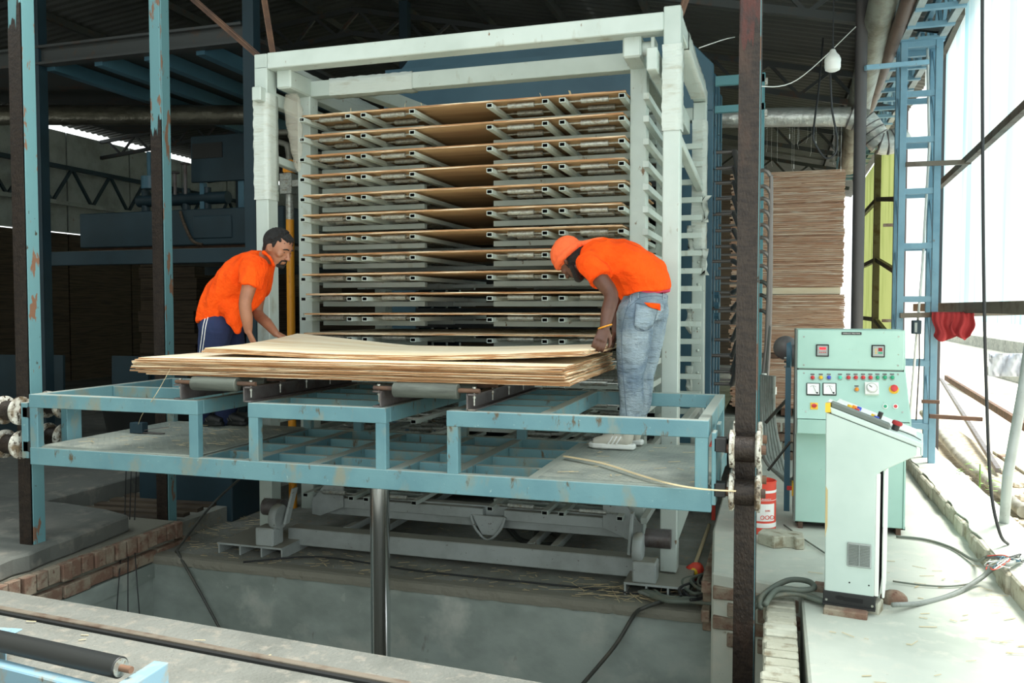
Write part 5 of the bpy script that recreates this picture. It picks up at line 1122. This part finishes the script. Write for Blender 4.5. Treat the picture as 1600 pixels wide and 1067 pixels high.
def hand(mb, wrist, fdir, back, thumb=1, curl=.5, spread=.0):
    """wrist point, finger direction, direction of the back of the hand, thumb side (+1 = +y of the frame)"""
    T = frame(wrist, fdir, back); m = MB()
    pal = MB(); limb(pal, [(-.01, 0, 0), (.03, 0, 0), (.085, 0, -.004)], [.026, .034, .036], 14, ((0, 0, 1), .48)); m.add(pal.v, pal.f)
    for i, (y, L_, r) in enumerate(((-.031, .062, .0072), (-.0105, .074, .008), (.0105, .080, .0082), (.031, .072, .008))):
        y *= thumb; a = curl*.35; p = Vector((.083, y, -.003)); pts = [Vector((.06, y*.9, -.002)), p]; dy = y*.35*spread
        for q in (.45, .32, .26):
            p = p+Vector((cos(a)*L_*q, dy*q, -sin(a)*L_*q)); pts.append(p); a += curl*.75
        limb(m, pts, [r*1.05, r*1.05, r, r*.92, r*.8], 10)
    t = thumb
    limb(m, [(.012, .020*t, -.004), (.040, .044*t, -.014), (.066, .056*t, -.024), (.086, .058*t, -.032)], [.015, .0125, .0105, .0085], 10)
    m.xf(T); mb.add(m.v, m.f); return mb
def head(mb, c, fwd, up, beard=False):
    T = frame(c, fwd, up); m = MB()
    m.ball((0, 0, .02), .1, 24, 18, sc=(.98, .78, 1.0)); m.ball((.03, 0, -.045), .066, 20, 14, sc=(.95, .86, 1.0))   # skull, face
    m.ball((.055, 0, -.085), .032, 14, 10, sc=(.9, 1.0, .75)); limb(m, [(.0, .045, -.07), (.05, .022, -.095)], [.02, .018]); limb(m, [(.0, -.045, -.07), (.05, -.022, -.095)], [.02, .018])
    limb(m, [(.088, 0, .012), (.104, 0, -.018), (.114, 0, -.033)], [.009, .011, .0135]); m.ball((.103, .012, -.036), .009, 8, 6); m.ball((.103, -.012, -.036), .009, 8, 6)
    limb(m, [(.078, .045, .026), (.092, .02, .028), (.094, 0, .022), (.092, -.02, .028), (.078, -.045, .026)], [.009]*5)
    limb(m, [(.082, .022, -.062), (.092, 0, -.060), (.082, -.022, -.062)], [.006, .0075, .006]); limb(m, [(.080, .019, -.071), (.090, 0, -.072), (.080, -.019, -.071)], [.006, .008, .006])
    for s in (1, -1):
        m.ball((.065, s*.048, -.018), .022, 10, 8)
        limb(m, [(.0, s*.078, .018), (-.014, s*.086, .008), (-.012, s*.085, -.014), (.002, s*.078, -.026)], [.008, .010, .009, .007]); m.ball((-.003, s*.078, -.003), .014, 8, 6, sc=(.9, .5, 1.1))
    m.xf(T); mb.add(m.v, m.f); return T
def face_bits(T, parent, hairm=True):
    for s in (1, -1):
        MB().ball((.0815, s*.031, .004), .0085, 10, 8, sc=(.8, 1, .36)).xf(T).build('eye', 'steel', parent, smooth=True); MB().ball((.0872, s*.032, .003), .0042, 8, 6, sc=(.8, 1, .9)).xf(T).build('pupil', 'hair', parent, smooth=True)
        b = MB(); limb(b, [(.086, s*.050, .022), (.097, s*.030, .029), (.100, s*.012, .026)], [.0035, .005, .004], 8); b.xf(T).build('eyebrow', 'hair', parent, smooth=True)
fold_seed = [0]
def folds(axis, amp, freq=16, s=0):
    ax = Vector(axis).normalized()
    def f(p):
        a = p.dot(ax); q = Vector((a*freq*.35, 0, 0))+(p-ax*a)*freq*.9
        n1 = noise.noise(q+Vector((s, 0, 0))); n2 = noise.noise(p*freq*1.6+Vector((0, s, 3)))
        return amp*((1-abs(n1)*2.2)*.8+n2*.35)-amp*.3
    return f
# ------------------------------------------------ the man bending over at the near end
A = lambda px, py, Y: at(px, py, Y=Y)
pR = thing('person', (-.93, 5.03, .657), 'man in orange t-shirt, orange headwrap and washed jeans bending over the sheets on the deck', 'person')
sole = .662
hipc = A(1004, 470, 5.03); lh = A(994, 490, 4.94); rh = A(1016, 486, 5.13); lk = A(985, 588, 4.93); rk_ = A(1003, 586, 5.12); la_ = A(981, 677, 4.955); ra_ = A(993, 668, 5.12)
waist = A(1008, 446, 5.03); lumb = A(1000, 424, 5.02); mid = A(976, 410, 5.01); chest = A(948, 406, 5.0); upc = A(924, 405, 4.99); nk = A(906, 404, 4.99)
ls = A(921, 412, 4.84); rs2 = A(936, 398, 5.16); le = A(955, 460, 4.74); lwr = A(945, 512, 4.58); re2 = A(968, 468, 5.18); rwr = A(962, 520, 5.06)
b = MB()
limb(b, [hipc, lumb, mid, chest, upc], [.105, .090, .098, .10, .082], 18, ((0, 1, 0), [1.3, 1.3, 1.35, 1.4, 1.3]))
for h, k_, a_ in ((lh, lk, la_), (rh, rk_, ra_)):
    limb(b, [h, (h+k_)/2, k_, (k_+a_)/2+Vector((.02, 0, .03)), a_], [.082, .068, .050, .048, .034]); limb(b, [a_, a_+Vector((-.10, 0, -.045))], [.034, .026])
limb(b, [ls+Vector((.04, .06, 0)), ls, (ls+le)/2, le, (le+lwr)/2, lwr], [.05, .056, .050, .042, .040, .027]); limb(b, [rs2, (rs2+re2)/2, re2, (re2+rwr)/2, rwr], [.056, .048, .040, .038, .026])
limb(b, [upc, nk, A(897, 402, 4.99)], [.07, .055, .052])
hc = A(892, 404, 4.99); fw = Vector((-.50, .38, -.78)); upv = Vector((-.72, .1, .55))
TR = head(b, hc, fw, upv)
hand(b, lwr, A(936, 538, 4.52)-lwr, Vector((.35, -.85, .35)), thumb=1, curl=1.0)
hand(b, rwr, A(955, 546, 5.05)-rwr, Vector((.8, .3, .5)), thumb=-1, curl=1.0)
body = organic(b, 'body', 'skinR', pR, .0055, 3)
face_bits(TR, pR)
bd = MB(); limb(bd, [(.0, .070, -.055), (.045, .045, -.098), (.078, 0, -.105), (.045, -.045, -.098), (.0, -.070, -.055)], [.016, .022, .024, .022, .016]); limb(bd, [(.084, .026, -.052), (.1, 0, -.05), (.084, -.026, -.052)], [.006, .008, .006]); bd.xf(TR); organic(bd, 'beard', 'hair', pR, .006, 2)
hb = MB().ball((-.02, 0, .0), .098, 20, 14, sc=(.95, .82, .95)).xf(TR); organic(hb, 'hair', 'hair', pR, .008, 2)
tb = MB().ball((-.012, 0, .045), .106, 24, 16, sc=(1.05, .88, .86)); limb(tb, [(.088, .0, .038), (.055, .068, .030), (-.02, .094, .015), (-.085, .055, .0), (-.105, 0, -.005), (-.085, -.055, .0), (-.02, -.094, .015), (.055, -.068, .030), (.088, 0, .038)], [.022]*9, 12, ((1, 0, 0), 1.0)); tb.xf(TR)
organic(tb, 'headwrap', 'turban', pR, .006, 3, folds(TR.to_3x3() @ Vector((1, .6, .3)), .0035, 34, 2))
kn = MB(); limb(kn, [A(906, 380, 4.96), A(916, 380, 4.95), A(930, 376, 4.95), A(941, 373, 4.96)], [.014, .020, .018, .012]); organic(kn, 'headwrap_tail', 'turban', pR, .006, 2)
# t-shirt
s = MB()
limb(s, [A(1009, 455, 5.03), A(1003, 432, 5.02), A(978, 415, 5.01), A(948, 408, 5.0), A(926, 406, 4.99), A(911, 404, 4.99)], [.150, .150, .142, .138, .118, .070], 22, ((0, 1, 0), [1.28, 1.28, 1.30, 1.35, 1.35, 1.2]))
limb(s, [ls+Vector((.05, .05, .0)), ls, ls*.6+le*.4, ls*.48+le*.52], [.085, .084, .076, .078], 16, ((1, 0, 0), 1.0)); limb(s, [rs2, rs2*.5+re2*.5], [.080, .070], 16)
s2_ = MB(); limb(s2_, [A(985, 462, 4.99), A(978, 440, 4.98), A(968, 424, 4.98)], [.060, .085, .10], 14); s.add(s2_.v, s2_.f)
spine = (A(1005, 440, 5)-A(930, 405, 5)).normalized()
organic(s, 'tshirt', 'orange', pR, .008, 5, folds((.35, .2, .9), .015, 10, 5), label='plain orange t-shirt')
und = MB(); limb(und, [A(1012, 463, 5.04), A(1010, 453, 5.04)], [.137, .143], 18, ((0, 1, 0), 1.22)); organic(und, 'undershirt', 'pinkcloth' if 'pinkcloth' in M else 'redcloth', pR, .009, 2)
j = MB(); limb(j, [A(1009, 456, 5.03), A(1007, 474, 5.03), A(1004, 496, 5.03)], [.132, .138, .118], 20, ((0, 1, 0), [1.22, 1.26, 1.2]))
for h, k_, a_ in ((lh, lk, la_), (rh, rk_, ra_)):
    limb(j, [h, (h+k_)/2+Vector((.0, 0, 0)), k_, (k_+a_)/2+Vector((.012, 0, .02)), a_+Vector((.0, 0, .07)), a_+Vector((0, 0, .045))], [.112, .098, .076, .068, .060, .060], 18)
jn = organic(j, 'jeans', 'denim', pR, .008, 4, folds((.2, .1, 1), .009, 13, 9), label='washed light blue jeans')
from mathutils.bvhtree import BVHTree
class Cloth:
    def __init__(s, ob): s.o = ORG[ob.name]; s.b = BVHTree.FromPolygons([v.co+s.o for v in ob.data.vertices], [tuple(p.vertices) for p in ob.data.polygons])
    def at(s, px, py, off=.003):
        r = (_F+_R*((px-800)/FPX)-_U*((py-533.5)/FPX)).normalized(); h = s.b.ray_cast(Vector((0, 0, 1.5)), r)
        return h[0]+h[1]*off*(1 if h[1].dot(r) < 0 else -1) if h[0] else None
    def patch(s, quad, n, off, name, m, parent, tip=0, label=None, wob=0):
        (a, b, c, d) = [Vector(q) for q in quad]; P = []
        for i in range(n+1):
            v = i/n; row = []
            for j in range(n+1):
                u = j/n; q = (a*(1-u)+b*u)*(1-v)+(d*(1-u)+c*u)*v; q.y += tip*v*(1-abs(2*u-1))
                p = s.at(q.x, q.y, off+wob*noise.noise((i*.9, j*.9, off*99)))
                if p is None: p = row[-1] if row else P[-1][j]
                row.append(p)
            P.append(row)
        return MB().grid(P).build(name, m, parent, smooth=True, solid=.003, label=label)
    def line(s, pts, r, name, m, parent, off=.001, label=None):
        P = [s.at(p.x, p.y, off) for p in smooth_path([(x, y, 0) for x, y in pts], 5)]; P = [p for p in P if p is not None]
        return MB().tube(P, r, 6).build(name, m, parent, smooth=True, label=label)
J = Cloth(jn)
J.patch(((993.5, 474), (1027, 482), (1019, 508), (991, 510)), 8, .004, 'back_pocket', 'denim', pR, tip=8)
J.line([(993.5, 474), (1010, 477), (1027, 482)], .0018, 'pocket_seam', 'jeanseam', pR, .008); J.line([(993.5, 474), (991, 510), (1006, 517), (1019, 508), (1027, 482)], .0016, 'pocket_seam', 'jeanseam', pR, .006)
J.line([(984, 468), (976, 495), (972, 519), (972, 559), (976, 610), (979, 650)], .0018, 'side_seam', 'jeanseam', pR, .001)
J.line([(980, 482), (1000, 466), (1025, 462), (1040, 466)], .0016, 'waistband_seam', 'jeanseam', pR)
for x, y in ((986, 462), (998, 456), (1036, 458)): J.line([(x, y), (x-.5, y+5), (x-1, y+10)], .004, 'belt_loop', 'denim', pR, .003)
J.patch(((1006, 473), (1029, 474), (1030, 484), (1012, 478)), 5, .010, 'orange_rag', 'orange', pR, wob=.006, label='bit of orange cloth in the back pocket')
MB().tube([lwr*.97+le*.03+Vector((.036*cos(t), .036*sin(t), .012*cos(t))) for t in [i*pi/8 for i in range(17)]], .005, 6).build('bangle', 'yellow', pR, smooth=True, label='gold-coloured bangle')
def shoe(parent, heel, toe, name='shoe'):
    d = (toe-heel); L_ = d.length; T = frame(heel, d, (0, 0, 1)); s = MB()
    so = MB(); pr_ = [(0, -.032), (-.004, 0), (0, .032), (.10, .036), (.19, .046), (.25, .038), (.285, .012), (.285, -.018), (.25, -.042), (.18, -.044), (.10, -.034)]
    so.prism([(x*L_/.285, y, 0) for x, y in pr_], (0, 0, .032)); 
    ss = so.xf(T).build('sole', 'whiteplain', parent, bevel=.008, smooth=False)
    up = MB(); limb(up, [(.035, 0, .05), (.09, 0, .058), (.16, 0, .046), (.25, 0, .030)], [.038, .042, .040, .026], 16, ((0, 1, 0), [.95, .95, 1.05, 1.2])); limb(up, [(.05, 0, .06), (.045, 0, .10)], [.040, .042], 14)
    up.v = [Vector((v.x, v.y, max(v.z, .018))) for v in up.v]; up.xf(T); o = organic(up, name, 'shoe', parent, .006, 2, label='off-white trainer with three pale stripes')
    for i in range(3):
        x = .105+i*.024; MB().tube([T @ Vector((x, .0405-i*.0-.001, .03)), T @ Vector((x-.014, .043, .052)), T @ Vector((x-.028, .034, .078))], .0045, 6).build('stripe', 'paper', o); MB().tube([T @ Vector((x, -.0405, .03)), T @ Vector((x-.014, -.043, .052)), T @ Vector((x-.028, -.034, .078))], .0045, 6).build('stripe', 'paper', o)
    for i in range(5):
        x = .10+i*.017; z = .104-i*.007; MB().tube([T @ Vector((x, -.024, z-.012)), T @ Vector((x+.004, 0, z)), T @ Vector((x+.008, .024, z-.012))], .003, 5).build('lace', 'hosedark', o)
    return o
shoe(pR, Vector((-.795, 4.95, sole)), Vector((-1.075, 4.96, sole))); shoe(pR, Vector((-.775, 5.13, sole)), Vector((-1.04, 5.15, sole)))
# ------------------------------------------------ the man at the far end
pL = thing('person', (-3.8, 5.08, .657), 'dark-haired man in orange shirt and navy trousers leaning over the far end of the sheets', 'person')
hipc = A(343, 505, 5.04); rh = A(338, 512, 4.93); lh = A(355, 510, 5.15); rkn = A(326, 590, 4.98); lkn = A(366, 588, 5.16); ran = A(312, 650, 5.08); lan = A(350, 648, 5.15)
lumb = A(346, 480, 5.03); mid = A(362, 455, 5.02); chest = A(384, 430, 5.0); upc = A(402, 412, 5.0); nk = A(420, 400, 5.0)
rs3 = A(396, 420, 4.82); ls3 = A(412, 412, 5.17); rel = A(383, 474, 4.77); rw = A(388, 517, 4.79); lel = A(402, 487, 5.15); lw_ = A(431, 521, 5.08)
b = MB(); limb(b, [hipc, lumb, mid, chest, upc], [.10, .088, .10, .10, .075], 18, ((0, 1, 0), [1.3, 1.3, 1.35, 1.4, 1.3]))
for h, k_, a_ in ((rh, rkn, ran), (lh, lkn, lan)):
    limb(b, [h, (h+k_)/2, k_, (k_+a_)/2, a_], [.08, .066, .05, .046, .034]); limb(b, [a_, a_+Vector((.12, 0, -.02))], [.032, .026])
limb(b, [rs3, (rs3+rel)/2, rel, (rel+rw)/2, rw], [.056, .048, .041, .040, .026]); limb(b, [ls3, (ls3+lel)/2, lel, (lel+lw_)/2, lw_], [.055, .047, .040, .038, .026])
hc = A(434, 388, 4.99); limb(b, [upc, nk, A(425, 396, 4.99)], [.058, .056, .054])
TL = head(b, hc, Vector((.90, -.10, -.42)), Vector((.30, 0, .95)))
hand(b, rw, A(397, 539, 4.82)-rw, Vector((-.5, -.7, .45)), thumb=-1, curl=.6)
hand(b, lw_, A(447, 529, 5.12)-lw_, Vector((-.1, -.45, .9)), thumb=1, curl=.5)
organic(b, 'body', 'skinL', pL, .0055, 3); face_bits(TL, pL)
hr = MB(); hr.ball((-.026, 0, .040), .102, 22, 16, sc=(.96, .84, .90)); hr.ball((.048, 0, .090), .042, 14, 10, sc=(1, 1.2, .60)); hr.ball((-.07, 0, -.03), .045, 14, 10, sc=(.7, 1.2, 1.1)); limb(hr, [(.015, .076, .045), (.02, .078, .015)], [.014, .008]); limb(hr, [(.015, -.076, .045), (.02, -.078, .015)], [.014, .008]); hr.ball((-.06, 0, .0), .058, 14, 10, sc=(.8, 1.1, 1.1))
rn = random.Random(6)
for i in range(150):
    a = rn.uniform(0, 2*pi); q = rn.uniform(.1, 1.5); c = Vector((-.022+.094*sin(q)*cos(a), .082*sin(q)*sin(a), .040+.086*cos(q)))
    if c.z < .02 and c.x > -.02: continue
    d = (c-Vector((-.02, 0, .03))).normalized(); limb(hr, [c-d*.01, c+d*.010+Vector((.008, rn.uniform(-.006, .006), .002))], [.012, .004], 6)
hr.xf(TL); organic(hr, 'hair', 'hair', pL, .0045, 1)
mo_ = MB(); limb(mo_, [(.086, .026, -.056), (.098, 0, -.052), (.086, -.026, -.056)], [.0045, .007, .0045]); limb(mo_, [(.070, .028, -.098), (.084, 0, -.098), (.070, -.028, -.098)], [.012, .016, .012]); limb(mo_, [(.086, .026, -.056), (.082, .030, -.075), (.074, .026, -.095)], [.005, .006, .009]); limb(mo_, [(.086, -.026, -.056), (.082, -.030, -.075), (.074, -.026, -.095)], [.005, .006, .009]); mo_.xf(TL); organic(mo_, 'moustache_and_goatee', 'hair', pL, .004, 1)
s = MB(); limb(s, [A(345, 502, 5.03), A(346, 482, 5.03), A(362, 457, 5.02), A(384, 432, 5.0), A(402, 415, 5.0), A(415, 404, 5.0)], [.150, .150, .152, .145, .115, .070], 22, ((0, 1, 0), [1.2, 1.2, 1.2, 1.3, 1.35, 1.2]))
limb(s, [rs3+Vector((.0, .05, .01)), rs3, rs3*.6+rel*.4, rs3*.5+rel*.5], [.085, .086, .080, .082], 16, ((1, 0, 0), 1.0)); limb(s, [ls3, ls3*.5+lel*.5], [.082, .070], 16)
limb(s, [A(362, 478, 4.93), A(367, 500, 4.92), A(371, 516, 4.92)], [.085, .055, .022], 14)
limb(s, [A(398, 440, 4.98), A(396, 462, 4.98), A(385, 480, 4.98)], [.085, .07, .05], 14)
co = [A(413, 395, 4.93), A(421, 402, 4.91), A(427, 414, 4.95)]; limb(s, co, [.022, .022, .016], 10); limb(s, [A(416, 397, 5.06), A(424, 404, 5.06), A(428, 414, 5.02)], [.022, .02, .016], 10)
organic(s, 'shirt', 'orange', pL, .008, 4, folds((.6, .1, .8), .015, 10, 15), label='orange short-sleeved shirt with a collar')
j = MB(); limb(j, [A(344, 490, 5.04), A(344, 505, 5.04), A(346, 522, 5.04)], [.128, .138, .125], 20, ((0, 1, 0), 1.2))
for h, k_, a_ in ((rh, rkn, ran), (lh, lkn, lan)):
    limb(j, [h, (h+k_)/2, k_, (k_+a_)/2, a_+Vector((0, 0, -.02))], [.112, .100, .082, .076, .070], 18)
tr_ = organic(j, 'trousers', 'navy', pL, .008, 4, folds((.1, .1, 1), .008, 10, 22), label='navy trousers with white side stripes')
T_ = Cloth(tr_)
for dx in (0, 4): T_.line([(323+dx, 490), (318+dx, 508), (315+dx, 530), (312+dx, 552)], .0032, 'side_stripe', 'paper', pL, .001)
shoe(pL, ran+Vector((-.06, 0, sole-ran.z)), ran+Vector((.2, 0, sole-ran.z))); shoe(pL, lan+Vector((-.06, 0, sole-lan.z)), lan+Vector((.2, .0, sole-lan.z)))
for o in pL.children:
    if o.name.startswith('shoe'):
        o['label'] = 'dark shoe'; o.data.materials[0] = M['black']
        for q in o.children: q.data.materials[0] = M['hosedark']
    if o.name.startswith('sole'): o.data.materials[0] = M['black']

bpy.data.scenes.remove(SC2)
